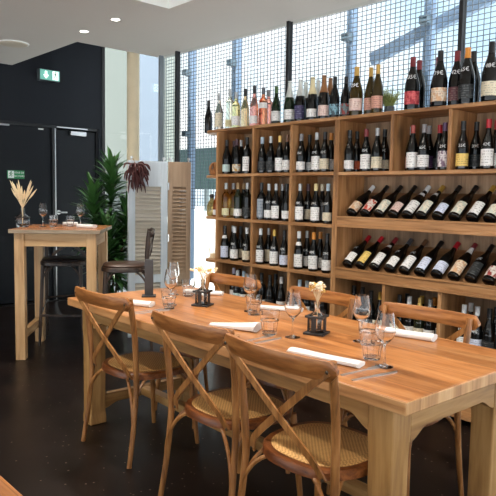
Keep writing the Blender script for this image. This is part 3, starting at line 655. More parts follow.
for key, (z, lst) in BOTTLES.items():
    order = sorted(range(len(lst)), key=lambda i: -lst[i][1]+lst[i][0]*.0)
    rank = {i: k for k, i in enumerate(order)}
    for i, (X, Y, cap, gl, lab, sty, sh, sc) in enumerate(lst):
        k = rank[i]
        if key == 'T':
            n = len(lst)
            txt = look(gl, cap, lab)+', '+('%s from left on shelf top' % (ORD[k] if k < 10 else ['eleventh','twelfth','thirteenth','fourteenth','fifteenth','sixteenth','seventeenth','eighteenth','nineteenth','twentieth','twenty-first','twenty-second','twenty-third','twenty-fourth','twenty-fifth','twenty-sixth','twenty-seventh','twenty-eighth','twenty-ninth','thirtieth'][k-10]))
            grp = 'bottles on top of the shelves'
        else:
            txt = look(gl, cap, lab)+', '+ORD[k]+' from left, '+WHERE[key]
            grp = 'bottles in the '+WHERE[key].replace(',', '')
        face = .45*math.atan2(Y, X)+rnd.uniform(-.22,.22)
        bottle((X,Y,z), (0,0,face), sh, gl, cap, lab, sty, sc, txt, grp)
for key, (z, lst) in LEANING.items():
    for k, (Y, cap, lab, sc) in enumerate(lst):
        txt = look('k', cap, lab)+', %s from left on the %s sloping row' % (ORD[k], key)
        R_ = Matrix.Rotation(-.06,4,'Z') @ Matrix.Rotation(PI/2-ANG, 4, 'Y') @ Matrix.Rotation(rnd.uniform(-.25,.25),4,'Z')
        dirv = Vector((math.cos(ANG),0,math.sin(ANG))); nrm = Vector((-math.sin(ANG),0,math.cos(ANG)))
        base = Vector((S+.070,Y+.05,z-.02))+nrm*.0400+dirv*.004
        bottle(base, R_.to_euler(), 'bur', 'k', cap, lab, 'big' if k % 3 else 'mid', sc, txt, 'bottles lying on the %s sloping row' % key, 1.06)

# ornaments on the small end shelves and herb pot -----------------------------------
def lathe_obj(name, prof, mat, parent=None, seg=20, **k): return MB().lathe(prof, seg, **k).build(name, mat, parent)
j = lathe_obj('glass_decanter', [(.03,0),(.042,.004),(.046,.03),(.046,.09),(.03,.13),(.018,.15),(.017,.18)], thin_glass('decanter_glass', srgb(206,190,150), .6, .06, .3, srgb(150,130,80)))
j.location = (3.575,4.40,1.184); tag(j, 'stout glass decanter with dark stopper on the small middle end shelf', 'decanter')
lathe_obj('stopper', [(.016,.165),(.022,.172),(.022,.19),(.012,.2)], BLACKM, j)
bottle((3.53,4.285,1.184), (0,0,.3), 'bur', 'amberglass', 'black', 'white', 'low', 0, 'small dark amber bottle, white label, beside the decanter on the end shelf', None).scale = (.75,.75,.75)
wk = MB()
for t in range(3):
    ang = t*PI/3
    wk.tube([(.0+.045*math.cos(a)*math.cos(ang), .045*math.cos(a)*math.sin(ang), .06+.05*math.sin(a)) for a in [i*2*PI/20 for i in range(20)]], .011, 6, True)
wk.lathe([(.035,0),(.05,.02),(.046,.05),(.03,.06)], 14)
wo = wk.build('wicker_ornament', WICKER); wo.location = (3.56,4.345,1.548); tag(wo, 'small brown wicker ornament on the upper end shelf', 'ornament')
ba = MB()
for i in range(7):
    x = -.03+.01*i; ba.tube(smoothpath([(x*.6,0,0),(x,.01,.05),(x*1.6,.02*math.sin(i),.10)],3), .0022, 5)
ba.lathe([(.028,0),(.034,.01),(.026,.03),(.02,.045)], 14)
bo = ba.build('straw_posy', STRAW); bo.location = (3.57,4.37,.80); tag(bo, 'small pale straw posy on the lowest end shelf', 'ornament')
hp = empty('herb_pot', (3.60,2.655,1.941)); tag(hp, 'bushy green herb in two small metal pots among the shelf-top bottles', 'plant')
lathe_obj('pot', [(.026,0),(.030,.002),(.037,.06),(.036,.062),(.033,.056)], GALV, hp)
p2 = lathe_obj('pot', [(.03,0),(.034,.002),(.036,.06),(.034,.062),(.032,.056)], GREYPOT, hp); p2.location = (.05,-.085,0)
hb = MB()
for i in range(300):
    a = rnd.uniform(0,2*PI); r0 = rnd.uniform(0,.05); cx, cy = (0,0) if i % 2 else (.05,-.085)
    x0, y0 = cx+r0*.4*math.cos(a), cy+r0*.4*math.sin(a); ht = rnd.uniform(.03,.125); sp_ = rnd.uniform(.01,.085)
    x1, y1 = cx+(r0*.5+sp_)*math.cos(a), cy+(r0*.5+sp_)*math.sin(a)
    hb.tube([(x0,y0,.05),((x0+x1)/2,(y0+y1)/2,.06+ht*.6),(x1,y1,.058+ht)], [.0018,.0015,.0008], 4)
    for q in range(3):
        f_ = .5+.25*q; px_, py_, pz_ = x0+(x1-x0)*f_, y0+(y1-y0)*f_, .055+ht*f_
        t_ = rnd.uniform(0,2*PI); l_ = rnd.uniform(.012,.022)
        hb.add([(px_,py_,pz_),(px_+l_*.5*math.cos(t_)-.003*math.sin(t_),py_+l_*.5*math.sin(t_)+.003*math.cos(t_),pz_+.004),(px_+l_*math.cos(t_),py_+l_*math.sin(t_),pz_+.006),(px_+l_*.5*math.cos(t_)+.003*math.sin(t_),py_+l_*.5*math.sin(t_)-.003*math.cos(t_),pz_+.003)], [(0,1,2,3)])
hb.build('foliage', HERB, hp, smooth=0)

# ------------------------------------------------------------------ dining tables
def dining_table(W, L, label, loc, rz):
    r = empty('dining_table', loc, rz); tag(r, label, 'table')
    t = MB().box((0,0,.704),(W,L,.75)).build('tabletop', [OAK_TOP, OAK_EDGE, OAK_SIDE], r, bevel=.005)
    for p in t.data.polygons:
        if abs(p.normal.y) > .5: p.material_index = 1
        elif abs(p.normal.x) > .5: p.material_index = 2
    lw = .105; LI = .084
    for sx in (0,1):
        for sy in (0,1):
            x0 = .055 if sx == 0 else W-.055-lw; y0 = LI if sy == 0 else L-LI-lw
            b = MB(); c = (x0+lw/2, y0+lw/2)
            prof = [(0,1.0),(.04,1.0),(.07,.93),(.5,.93),(.58,1.0),(.704,1.0)]
            v = []; f = []
            for z, k in prof:
                h_ = lw/2*k
                v += [(c[0]-h_,c[1]-h_,z),(c[0]+h_,c[1]-h_,z),(c[0]+h_,c[1]+h_,z),(c[0]-h_,c[1]+h_,z)]
            for i in range(len(prof)-1):
                for k in range(4): f.append((4*i+k,4*i+(k+1)%4,4*i+4+(k+1)%4,4*i+4+k))
            f.append((3,2,1,0)); n = len(v); f.append((n-4,n-3,n-2,n-1))
            b.add(v,f).build('leg', OAK_LEG, r, bevel=.006, smooth=0)
    def apron(a0, a1, fixed, axis, z0, z1, th, name, cyma=.045):
        n = 10; poly = [(a0,z1),(a0,z0-.0)]
        poly += [(a0+.10*i/n, z0+cyma*(.5-.5*math.cos(PI*i/n))) for i in range(1,n+1)]
        poly += [(a1-.10+.10*i/n, z0+cyma*(.5+.5*math.cos(PI*i/n))) for i in range(0,n+1)]
        poly += [(a1,z1)]
        if axis == 'Y': M = Matrix(((0,0,1,fixed),(1,0,0,0),(0,1,0,0),(0,0,0,1)))
        else: M = Matrix(((1,0,0,0),(0,0,1,fixed),(0,1,0,0),(0,0,0,1)))
        MB().prism(poly, -th/2, th/2, M).build(name, OAK_RAIL if axis == 'Y' else OAK_RAILX, r, smooth=0, bevel=.002)
    e = .055+lw
    apron(LI+lw, L-LI-lw, .085, 'Y', .585, .704, .028, 'apron'); apron(LI+lw, L-LI-lw, W-.085, 'Y', .585, .704, .028, 'apron')
    apron(e, W-e, LI+.016, 'X', .555, .704, .028, 'apron', .04); apron(e, W-e, L-LI-.016, 'X', .555, .704, .028, 'apron', .03)
    apron(e, W-e, LI+lw/2, 'X', .075, .165, .04, 'stretcher', .03); apron(e, W-e, L-LI-lw/2, 'X', .075, .165, .04, 'stretcher', .03)
    MB().box((W/2-.03,LI+lw/2+.02,.115),(W/2+.03,L-LI-lw/2-.02,.162)).build('stretcher', OAK_RAIL, r, bevel=.003)
    return r
dining_table(.885, 2.405, 'long varnished oak dining table laid for six, in the middle', (1.6335,1.0497,0), -.0277)
dining_table(.9, 1.5, 'oak table of which only a corner shows at the bottom left', (-.394,.55,0), 0)

# ------------------------------------------------------------------ cross-back chairs and stools
def superell(a, b, n, e=2.7, fx=0):
    out = []
    for i in range(n):
        t = 2*PI*i/n; c, s = math.cos(t), math.sin(t)
        x = a*math.copysign(abs(c)**(2/e), c); y = b*math.copysign(abs(s)**(2/e), s)
        y *= 1+fx*(x/a); out.append((x,y))
    return out
def bent_chair(name, cat, label, hs, Wk, top, railh, stool=False, seatmat=None, group=None):
    r = empty(name); tag(r, label, cat, group)
    P_ = DARKWOOD if stool else CHAIR; PH = DARKWOOD if stool else CHAIR_H
    a, b_ = .215*Wk, .225*Wk
    ring = superell(a, b_, 40, 2.6, .06)
    v = MB()
    lay = [(0.94,hs-.040),(1.0,hs-.034),(1.0,hs-.008),(.97,hs)]
    vs = [(x*k,y*k,z) for k,z in lay for x,y in ring]; m = len(ring); fs = []
    for i in range(3):
        for k in range(m): fs.append((i*m+k,i*m+(k+1)%m,(i+1)*m+(k+1)%m,(i+1)*m+k))
    fs += [tuple(reversed(range(m))), tuple(3*m+k for k in range(m))]
    v.add(vs,fs).build('seat', DARKWOOD if stool else SEATRIM, r)
    if stool:
        lay = [(.93,hs),(.95,hs+.012),(.88,hs+.024),(.5,hs+.03)]
        vs = [(x*k,y*k,z) for k,z in lay for x,y in ring]
        MB().add(vs,fs).build('seat_pad', seatmat, r)
    else:
        lay = [(.86,hs-.001),(.86,hs+.002),(.80,hs+.004),(.4,hs+.001)]
        vs = [(x*k,y*k,z) for k,z in lay for x,y in ring]
        MB().add(vs,fs).build('woven_seat', CANE, r)
    xb, yb = -.200*Wk, .220*Wk
    ln = .5 if stool else 1
    for s in (-1,1):
        pts = smoothpath([(xb-.05,s*(yb+.012),0),(xb-.022,s*(yb+.006),hs*.38),(xb-.002,s*yb,hs*.8),(xb,s*yb,hs),(xb-.015*ln,s*(yb+.008),hs+(top-hs)*.5),(xb-.048*ln,s*(yb+.014),top-.012)],6)
        n = len(pts); MB().tube(pts, [.0125+.003*min(1,i/n*2) for i in range(n)], 10).build('back_post', P_, r)
        pts = [(a*.80,s*b_*.80,hs-.035),(a*.88,s*b_*.86,hs*.5),(a*.97,s*b_*.93,0)]
        MB().tube(pts, [.017,.0155,.012], 10).build('leg', P_, r)
    # bent top rail
    n = 25; hw = yb+.052; pts = []; sc = []
    for i in range(n):
        y = -hw+2*hw*i/(n-1); u = y/hw
        pts.append((xb-.050*ln-.020-.038*ln*(1-u*u)+.006, y, top-railh/2))
        e_ = min(1, (1-abs(u))*hw/(.03)); k = math.sqrt(max(.05, 1-(1-e_)**2)); sc.append((1, k))
    sect = [(-.0105,-.32),(-.0105,.32),(-.006,.48),(0,.5),(.006,.48),(.0105,.32),(.0105,-.32),(.006,-.48),(0,-.5),(-.006,-.48)]
    sect = [(q,w_*railh) for q, w_ in sect]
    MB().sweep(pts, sect, up=(-.16,0,1), scale=sc).build('top_rail', PH, r)
    # crossed straps
    for s in (-1,1):
        pts = smoothpath([(xb-.050*ln-.031,s*(yb+.026),top-railh/2),(xb-.054*ln-.020,s*(yb-.06),top-railh-.035),(xb-.030*ln-.020-.007*s,0,hs+(top-hs)*.42),(xb-.020*ln-.008,-s*yb*.62,hs+.05),(xb-.004-.0,-s*yb*.80,hs-.02)],7)
        MB().sweep(pts, rect(.026,.0075), up=(1,0,0)).build('cross_strap', P_, r)
        for p in ((xb-.050*ln-.036,s*(yb+.026),top-railh/2),(xb-.011,-s*yb*.80,hs-.015)):
            MB().lathe([(.0065,0),(.0055,.003),(.002,.0042)], 10, Matrix.Translation(p) @ Matrix.Rotation(-PI/2,4,'Y')).build('screw', SCREW, r)
    # bentwood arches under the seat
    fl = lambda s, z: Vector((a*.80+(a*.17)*(1-z/hs), s*(b_*.80+b_*.13*(1-z/hs)), z))
    bl = lambda s, z: Vector((xb-.035*(1-z/hs)*1.3, s*(yb+.004), z))
    zl = hs-.235 if not stool else hs-.22
    for p, q in ((fl(-1,zl),fl(1,zl)),(bl(-1,zl),bl(1,zl)),(fl(-1,zl),bl(-1,zl)),(fl(1,zl),bl(1,zl))):
        for u_, w_ in ((p,q),(q,p)):
            d_ = (w_-u_); ln_ = d_.length; d_.normalize(); hgt = hs-.026-zl; pts = []; mid_ = (p+q)/2; inw = Vector((-mid_.x,-mid_.y,0)).normalized()*.042
            for i in range(11):
                t = i/10*PI*.42
                kk = (1-math.cos(t))/(1-math.cos(PI*.42)); pts.append(u_+d_*.125*kk+inw*kk+Vector((0,0,hgt*math.sin(t)/math.sin(PI*.42))))
            MB().tube(pts, .0085, 7).build('leg_brace', P_, r)
    if stool:
        zf = .27
        bar = MB(); bar.sweep([fl(-1,zf),fl(1,zf)], rect(.035,.018), up=(0,0,1)); bar.build('foot_bar', P_, r)
        for p, q in ((fl(-1,zf+.0),bl(-1,zf+.08)),(fl(1,zf),bl(1,zf+.08)),(bl(-1,zf+.1),bl(1,zf+.1))):
            MB().tube([p,p.lerp(q,.5)+Vector((0,0,.02)),q], .009, 7).build('stretcher', P_, r)
    return r
ch = bent_chair('dining_chair', 'chair', 'brown cross-back chair with cane seat, near side, farthest left', .455, 1.0, .872, .072, group='cross-back dining chairs')
CH = [((1.865,2.865,0), .02, 1.0, None), ((1.80,2.022,0), .0, 1.0, 'brown cross-back chair with cane seat, near side, middle one'), ((1.752,1.470,0), -.01, 1.0, 'brown cross-back chair with cane seat, near side, closest to the viewer'),
 ((2.40,3.05,0), PI, .975, 'brown cross-back chair on the far side, in front of the left cubbies'), ((2.395,2.275,0), PI, .975, 'brown cross-back chair on the far side, behind the flower vase'), ((2.39,1.60,0), PI+.03, .975, 'brown cross-back chair on the far side, at the right below the sloping bottles')]
for i, (loc, rz, sc, lb) in enumerate(CH):
    o = ch if i == 0 else copy_tree(ch)
    o.location = loc; o.rotation_euler = (0,0,rz); o.scale = (sc,)*3
    if lb: tag(o, lb, 'chair', 'cross-back dining chairs')
st = bent_chair('bar_stool', 'stool', 'dark cross-back bar stool with black padded seat behind the high table', .755, .92, 1.075, .06, True, STOOLSEAT, 'dark bar stools')
st.location = (2.62,5.36,0); st.rotation_euler = (0,0,-2.215)
s2 = bent_chair('bar_stool', 'stool', 'dark cross-back bar stool with brown seat at the right of the high table', .755, .92, 1.075, .06, True, STOOLSEAT2, 'dark bar stools')
s2.location = (2.83,4.66,0); s2.rotation_euler = (0,0,PI*.82)

# ------------------------------------------------------------------ high table
ht = empty('high_table', (1.94,4.96,0), math.radians(-37)); tag(ht, 'tall square pine bar table standing at the left', 'table')
HL, HW = .72, .80
o = MB().box((0,0,1.043),(HL,HW,1.075)).build('tabletop', [HITOP, HIEDGE], ht, bevel=.003)
for p in o.data.polygons:
    if abs(p.normal.z) < .5: p.material_index = 1
for x in (.035, HL-.035-.078):
    for y in (.035, HW-.035-.078): MB().box((x,y,0),(x+.078,y+.078,1.043)).build('leg', PINE_Z, ht, bevel=.003)
for y in (.05, HW-.075): MB().box((.113,y,.935),(HL-.113,y+.025,1.043)).build('apron', PINE_X, ht, bevel=.002)
for x in (.05, HL-.075): MB().box((x,.113,.935),(x+.025,HW-.113,1.043)).build('apron', PINE_Y, ht, bevel=.002)
for x in (.052, HL-.097): MB().box((x,.113,.16),(x+.045,HW-.113,.23)).build('stretcher', PINE_Y, ht, bevel=.002)
HM = Matrix.Translation((1.94,4.96,0)) @ Matrix.Rotation(math.radians(-37),4,'Z')
def hpos(x, y): p = HM @ Vector((x,y,1.0755)); return (p.x,p.y,p.z)

# ------------------------------------------------------------------ tableware
WG = [(.034,0),(.034,.002),(.02,.005),(.006,.010),(.0042,.02),(.0040,.075),(.006,.085),(.018,.095),(.032,.112),(.038,.130),(.0375,.150),(.033,.180),(.029,.205)]
WGI = [(.0278,.205),(.0318,.18),(.0362,.15),(.0367,.13),(.0308,.1135),(.017,.0975),(.002,.092)]
TU = [(.024,0),(.027,.002),(.030,.02),(.0345,.052),(.037,.056),(.0385,.092)]
TUI = [(.0365,.092),(.035,.058),(.0325,.052),(.028,.02),(.026,.010),(.002,.009)]
def wineglass(loc, label, s=1, g='wine glasses on the dining table'):
    o = bpy.data.objects.new('wine_glass', MC['wg']) if 'wg' in MC else None
    if not o:
        MC['wg'] = MB().lathe(WG+WGI, 24).mesh('wine_glass', GLASS, 50); o = bpy.data.objects.new('wine_glass', MC['wg'])
    C.objects.link(o); o.location = loc; o.scale = (s,)*3; tag(o, label, 'glass', g); return o
def tumbler(loc, label, s=1.12, g='tumblers on the dining table'):
    if 'tu' not in MC:
        b = MB(); n = 20; v = []; f = []
        for r, z in TU+TUI:
            fac = .9 if (.005 < z < .055) else 1
            for k in range(n):
                a = 2*PI*k/n; rr = r*(fac if k % 2 and r > .02 else 1); v.append((rr*math.cos(a), rr*math.sin(a), z))
        m = len(TU+TUI)
        for i in range(m-1):
            for k in range(n): f.append((i*n+k,i*n+(k+1)%n,(i+1)*n+(k+1)%n,(i+1)*n+k))
        f += [tuple(reversed(range(n))), tuple((m-1)*n+k for k in range(n))]
        MC['tu'] = b.add(v,f).mesh('tumbler', GLASS, 25)
    o = bpy.data.objects.new('tumbler', MC['tu']); C.objects.link(o); o.location = loc; o.scale = (s,)*3; o.rotation_euler = (0,0,rnd.uniform(0,1)); tag(o, label, 'glass', g); return o
ZT = .7502
wineglass((2.27,3.165,ZT), 'wine glass farthest left, behind its neighbour on the dining table')
wineglass((2.045,2.875,ZT), 'front wine glass of the left cluster on the dining table')
wineglass((2.275,2.46,ZT), 'wine glass mid-table in front of the far left chair')
wineglass((2.005,1.885,ZT), 'wine glass mid-table just behind the middle faceted tumbler')
wineglass((2.185,1.645,ZT), 'wine glass of the right group, the farther one')
wineglass((1.925,1.338,ZT), 'wine glass of the right group, nearest the viewer')
tumbler((1.972,2.79,ZT), 'faceted tumbler at the left, in front of the wine glasses')
tumbler((2.315,3.07,ZT), 'faceted tumbler at the left, behind beside the farthest wine glass')
tumbler((2.225,2.377,ZT), 'faceted tumbler mid-table, the farther one')
tumbler((1.964,1.992,ZT), 'faceted tumbler mid-table, the nearer one', 1.2)
tumbler((2.195,1.735,ZT), 'faceted tumbler right of the vase, the farther one') .location = (2.155,1.585,ZT)
tumbler((1.975,1.432,ZT), 'faceted tumbler at the right, the nearer one', 1.2)
G2 = 'glasses on the high table'
wineglass(hpos(.182,.40), 'wine glass on the high table, next to the straw vase', 1, G2)
wineglass(hpos(.479,.52), 'wine glass on the high table, in front of the plant', 1, G2)
tumbler(hpos(.266,.42), 'tumbler on the high table, left one', 1.08, G2)
tumbler(hpos(.385,.55), 'tumbler on the high table, right one', 1.0, G2)

def napkin(p, q, w, h, label, wedge=False, z=ZT, g='folded white napkins on the dining table'):
    p = Vector((p[0],p[1],0)); q = Vector((q[0],q[1],0)); L_ = (q-p).length; an = math.atan2(q.y-p.y, q.x-p.x)
    b = MB(); n = 14; v = []; f = []; m = 16
    for i in range(n+1):
        t = i/n; x = L_*(t-.5)
        k = (.35+.65*t) if wedge else 1
        hh = h*(.35+.65*t if wedge else 1)*(1+.05*math.sin(7*t+1))
        for j in range(m):
            a = 2*PI*j/m; c, s = math.cos(a), math.sin(a)
            yy = w/2*k*math.copysign(abs(c)**.55, c); zz = hh/2*(1+math.copysign(abs(s)**.6, s))
            v.append((x+.004*math.sin(j*1.3), yy, max(0,zz)))
    for i in range(n):
        for j in range(m): f.append((i*m+j,i*m+(j+1)%m,(i+1)*m+(j+1)%m,(i+1)*m+j))
    f += [tuple(reversed(range(m))), tuple(n*m+j for j in range(m))]
    o = b.add(v,f).build('napkin', LINEN); o.location = ((p.x+q.x)/2,(p.y+q.y)/2,z); o.rotation_euler = (0,0,an)
    fl_ = MB()
    for yy in (-.18,.2): fl_.sweep([(-L_*.5,w*yy*(.4 if wedge else 1),h*(.37 if wedge else 1.02)),(L_*.5,w*yy,h*1.02)], rect(.0016,.0016), up=(0,0,1))
    fl_.build('fold', LINEN, o)
    tag(o, label, 'napkin', g); return o
napkin((1.846,3.073),(1.925,2.885), .055, .028, 'rolled white napkin behind the farthest left chair')
napkin((1.872,2.30),(1.968,2.07), .10, .036, 'wedge-folded white napkin behind the middle near chair', True)
napkin((1.80,1.70),(1.845,1.385), .055, .020, 'folded white napkin behind the closest chair')
napkin((2.36,3.16),(2.50,2.96), .05, .024, 'folded white napkin across the table behind the left vase')
napkin((2.37,2.48),(2.49,2.275), .05, .020, 'folded white napkin behind the middle glasses')
napkin((2.40,1.66),(2.445,1.44), .06, .028, 'folded white napkin in front of the far right chair')
G3 = 'napkins on the high table'
a_, b_ = hpos(.30,.66), hpos(.42,.70); napkin(a_, b_, .05, .03, 'white napkin between the tumblers on the high table', False, 1.0755, G3)
a_, b_ = hpos(.49,.36), hpos(.64,.27); napkin(a_, b_, .06, .03, 'white napkin at the right edge of the high table', False, 1.0755, G3)

def knife():
    b = MB(); poly = [(-.11,-.006),(-.02,-.005),(.0,-.008),(.085,-.009),(.105,-.004),(.11,.006),(.0,.007),(-.02,.005),(-.11,.006)]
    return b.prism(poly, 0, .003)
def fork():
    b = MB(); b.prism([(-.10,-.007),(-.02,-.003),(.035,-.003),(.05,-.011),(.062,-.0115),(.062,.0115),(.05,.011),(.035,.003),(-.02,.003),(-.10,.007)], 0, .003)
    for y in (-.0095,-.0032,.0032,.0095): b.box((.062,y-.0016,0),(.10,y+.0016,.003))
    return b
def cutlery(kind, p, q, label):
    key = kind
    if key not in MC: MC[key] = (knife() if kind == 'table_knife' else fork()).mesh(kind, CUTL, 30)
    o = bpy.data.objects.new(kind, MC[key]); C.objects.link(o)
    o.location = ((p[0]+q[0])/2,(p[1]+q[1])/2,ZT); o.rotation_euler = (0,0,math.atan2(q[1]-p[1],q[0]-p[0]))
    tag(o, label, 'knife' if kind == 'table_knife' else 'fork', 'steel cutlery beside the napkins')
cutlery('table_knife', (1.735,2.765),(1.955,2.75), 'steel knife laid by the farthest left near-side napkin')
cutlery('fork', (1.735,2.805),(1.945,2.79), 'steel fork laid by the farthest left near-side napkin')
cutlery('table_knife', (1.74,1.905),(1.955,1.905), 'steel knife laid beside the wedge-folded napkin')
cutlery('fork', (1.745,1.955),(1.955,1.965), 'steel fork laid beside the wedge-folded napkin')
cutlery('table_knife', (1.69,1.30),(1.90,1.265), 'steel knife nearest the table corner, right of the nearest glasses')
cutlery('fork', (1.70,1.365),(1.91,1.345), 'steel fork beside the knife near the nearest wine glass')

# flower vases in black metal holders
def bud_vase(loc, rz, label):
    r = empty('flower_vase', loc, rz, 1.25); tag(r, label, 'vase', 'small vases on the dining table')
    MB().lathe([(.024,.008),(.0285,.010),(.0285,.055),(.026,.070),(.012,.085),(.0095,.095),(.0095,.112),(.012,.118),(.0105,.118),(.008,.11),(.008,.095),(.01,.084),(.022,.065),(.025,.05),(.024,.014),(.001,.013)], 18).build('glass_bottle', VASEGL, r)
    hd = MB().cbox((0,0,.004),(.078,.078,.008))
    for sx in (-1,1): hd.cbox((sx*.031,0,.036),(.006,.018,.058)); hd.cbox((0,sx*.031,.036),(.018,.006,.058))
    for sx in (-1,1): hd.cbox((sx*.03,0,.066),(.009,.07,.008)); hd.cbox((0,sx*.03,.066),(.07,.009,.008))
    hd.build('metal_holder', BLACKM, r, bevel=.001)
    return r
def posy(loc, h, label, cols, n, spread, seed):
    rr = random.Random(seed); r = empty('dried_flowers', loc); tag(r, label, 'flowers')
    s_ = MB(); heads = []
    for i in range(n):
        a = rr.uniform(0,2*PI); sp_ = rr.uniform(.1,1)*spread; hh = h*rr.uniform(.6,1)
        e = Vector((sp_*math.cos(a), sp_*math.sin(a), hh))
        s_.tube([(0,0,-.075),(e.x*.08,e.y*.08,.002),(e.x*.5,e.y*.5,hh*.55),e], .0011, 5)
        c = cols[i % len(cols)]; hm = MB(); heads.append((c,hm)); k = rr.uniform(.006,.0105)
        for q in range(6):
            b_ = rr.uniform(0,2*PI); off = Vector((math.cos(b_)*k*.8, math.sin(b_)*k*.8, rr.uniform(-.6,.8)*k))
            hm.lathe([(k*.2,-k*.5),(k*.62,-k*.2),(k*.66,k*.2),(k*.25,k*.55)], 7, Matrix.Translation(e+off))
    s_.build('stem', STRAW, r)
    for c, mb in heads: mb.build('flower_head', MATS[c], r)
    return r
bud_vase((2.18,2.755,ZT), .45, 'little glass vase in black holder, the farther of two')
posy((2.18,2.755,ZT+.145), .075, 'cream and tan dried flowers in the farther vase', ['dried_yellow_flower','dried_cream_flower','dried_straw'], 16, .075, 3)
bud_vase((2.144,1.865,ZT), .35, 'little glass vase in black holder, the nearer of two')
posy((2.144,1.865,ZT+.145), .09, 'cream dried flowers in the nearer vase', ['dried_cream_flower','dried_cream_flower','dried_yellow_flower'], 22, .034, 5)
# high-table vase with straw plumes
vx, vy, vz = hpos(.035,.31)
v = empty('flower_vase', (vx,vy,vz)); tag(v, 'round glass bottle vase on the high table at the left', 'vase')
MB().lathe([(.03,0),(.05,.004),(.058,.03),(.058,.07),(.05,.092),(.024,.112),(.018,.12),(.019,.165),(.022,.17),(.0185,.17),(.015,.12),(.02,.11),(.047,.09),(.055,.07),(.055,.03),(.002,.008)], 22).build('glass_bottle', VASEGL, v)
MB().tube([(.059*math.cos(t*2*PI/20),.059*math.sin(t*2*PI/20),.085) for t in range(20)], .004, 6, True).build('wire_band', BLACKM, v)
fl = empty('dried_grasses', (vx,vy,vz+.17)); tag(fl, 'bundle of pale dried grass plumes in the high-table vase', 'flowers')
sm = MB(); pm = MB(); rr = random.Random(11)
for i in range(22):
    u = -1+2*(i%11)/10; dx_ = u*.10+rr.uniform(-.015,.015); dy_ = rr.uniform(-.05,.05); hh = rr.uniform(.13,.235)
    ex = Vector((dx_*.74*1.0, -dx_*.67+dy_, hh))
    sm.tube([(0,0,-.15),(ex.x*.05,ex.y*.05,.0),ex*.55], .002, 5)
    pts = [ex*(.42+.58*t/6) for t in range(7)]
    pm.tube(pts, [.0015,.005,.0075,.008,.0065,.004,.001], 7)
sm.build('stem', STRAW, fl); pm.build('plume', STRAW, fl)
# black menu stand
ms = empty('menu_stand', (2.112,3.20,ZT), -.62); tag(ms, 'upright dark metal menu stand on the left end of the dining table', 'stand')
MB().cbox((0,0,.004),(.085,.085,.008)).build('base', BLACKM, ms, bevel=.001)
MB().cbox((0,0,.117),(.052,.012,.222)).build('upright_plate', plain('dark_grey_metal', srgb(58,58,60), .45), ms, bevel=.001)

# ------------------------------------------------------------------ shutters
def shutter_panel(root, p, q, z0, z1, frame, slat, mirror=False):
    p = Vector(p+(0,)); q = Vector(q+(0,)); L_ = (q-p).length; an = math.atan2(q.y-p.y,q.x-p.x)
    M = Matrix.Translation((p.x,p.y,0)) @ Matrix.Rotation(an,4,'Z'); b = MB(); st_ = min(.065, L_*.2); th = .034
    b.box((0,-th/2,z0),(st_,th/2,z1)); b.box((L_-st_,-th/2,z0),(L_,th/2,z1))
    rails = [(z0,z0+.11),(.52,.60),(z1-.24,z1)]
    for a, c in rails: b.box((st_,-th/2+.002,a),(L_-st_,th/2-.002,c))
    fr = b.build('shutter_panel', frame, root, bevel=.002); fr.matrix_world = M
    for lo, hi in ((z0+.11,.52),(.60,z1-.24)):
        s = MB(); n = int((hi-lo)/.036)
        for i in range(n):
            z = lo+(i+.5)*(hi-lo)/n
            s.cbox((0,0,0),(L_-2*st_,.042,.006), Matrix.Translation((L_/2,0,z)) @ Matrix.Rotation(math.radians(48),4,'X'))
        s.build('louvres', slat, fr)
    for x in (st_/2, L_-st_/2): MB().lathe([(.006,z1),(.006,z1+.015),(.014,z1+.022),(.015,z1+.034),(.006,z1+.042)], 10, Matrix.Translation((x,0,0))).build('finial', STEEL, fr)
    return fr
sh = empty('folding_screen', (0,0,0)); tag(sh, 'folding screen of two pale louvred shutters beside the shelf', 'screen')
shutter_panel(sh, (3.13,5.10),(3.505,5.005), 0, 1.685, SHUT, SHUTSL)
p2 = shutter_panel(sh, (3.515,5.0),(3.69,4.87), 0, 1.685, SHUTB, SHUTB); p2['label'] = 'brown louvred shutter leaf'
MB().box((.2182,-.017,0),(.2215,.017,1.685)).build('painted_sun_edge', SHUT, p2)  # sunlight on the leaf's end edge, put in as a pale strip
for z in (.3,.95,1.45): MB().cbox((3.51,4.985,z),(.02,.012,.07)).build('hinge', STEEL, sh)

# dried dark red bunch hanging on the screen
cb = empty('dried_chili_bunch', (3.165,5.06,1.66)); tag(cb, 'bunch of dried dark red chillies hanging on the pale shutter corner', 'chillies')
pm = MB(); rr = random.Random(4)
for i in range(85):
    t = rr.random(); a = rr.uniform(-PI,0.15) if t > .35 else rr.uniform(0,2*PI)
    top = Vector((rr.uniform(-.03,.03), rr.uniform(-.05,-.01), rr.uniform(-.16,.0)))
    out = rr.uniform(.06,.15)*(1-.45*(-top.z/.16)); d_ = Vector((math.cos(a)*out, -abs(math.sin(a))*out*.6-.01, rr.uniform(-.14,-.02)))
    e = top+d_; m_ = top+d_*.5+Vector((d_.x*.25,d_.y*.2,.03))
    pm.tube(smoothpath([top,m_,e],3), [.004,.008,.0095,.0085,.0085,.006,.002], 6)
pm.build('chillies', CHILI, cb); MB().tube([(0,-.02,0),(0,-.005,.03),(-.01,.0,.045)], .003, 6).build('twine', TWINE, cb)

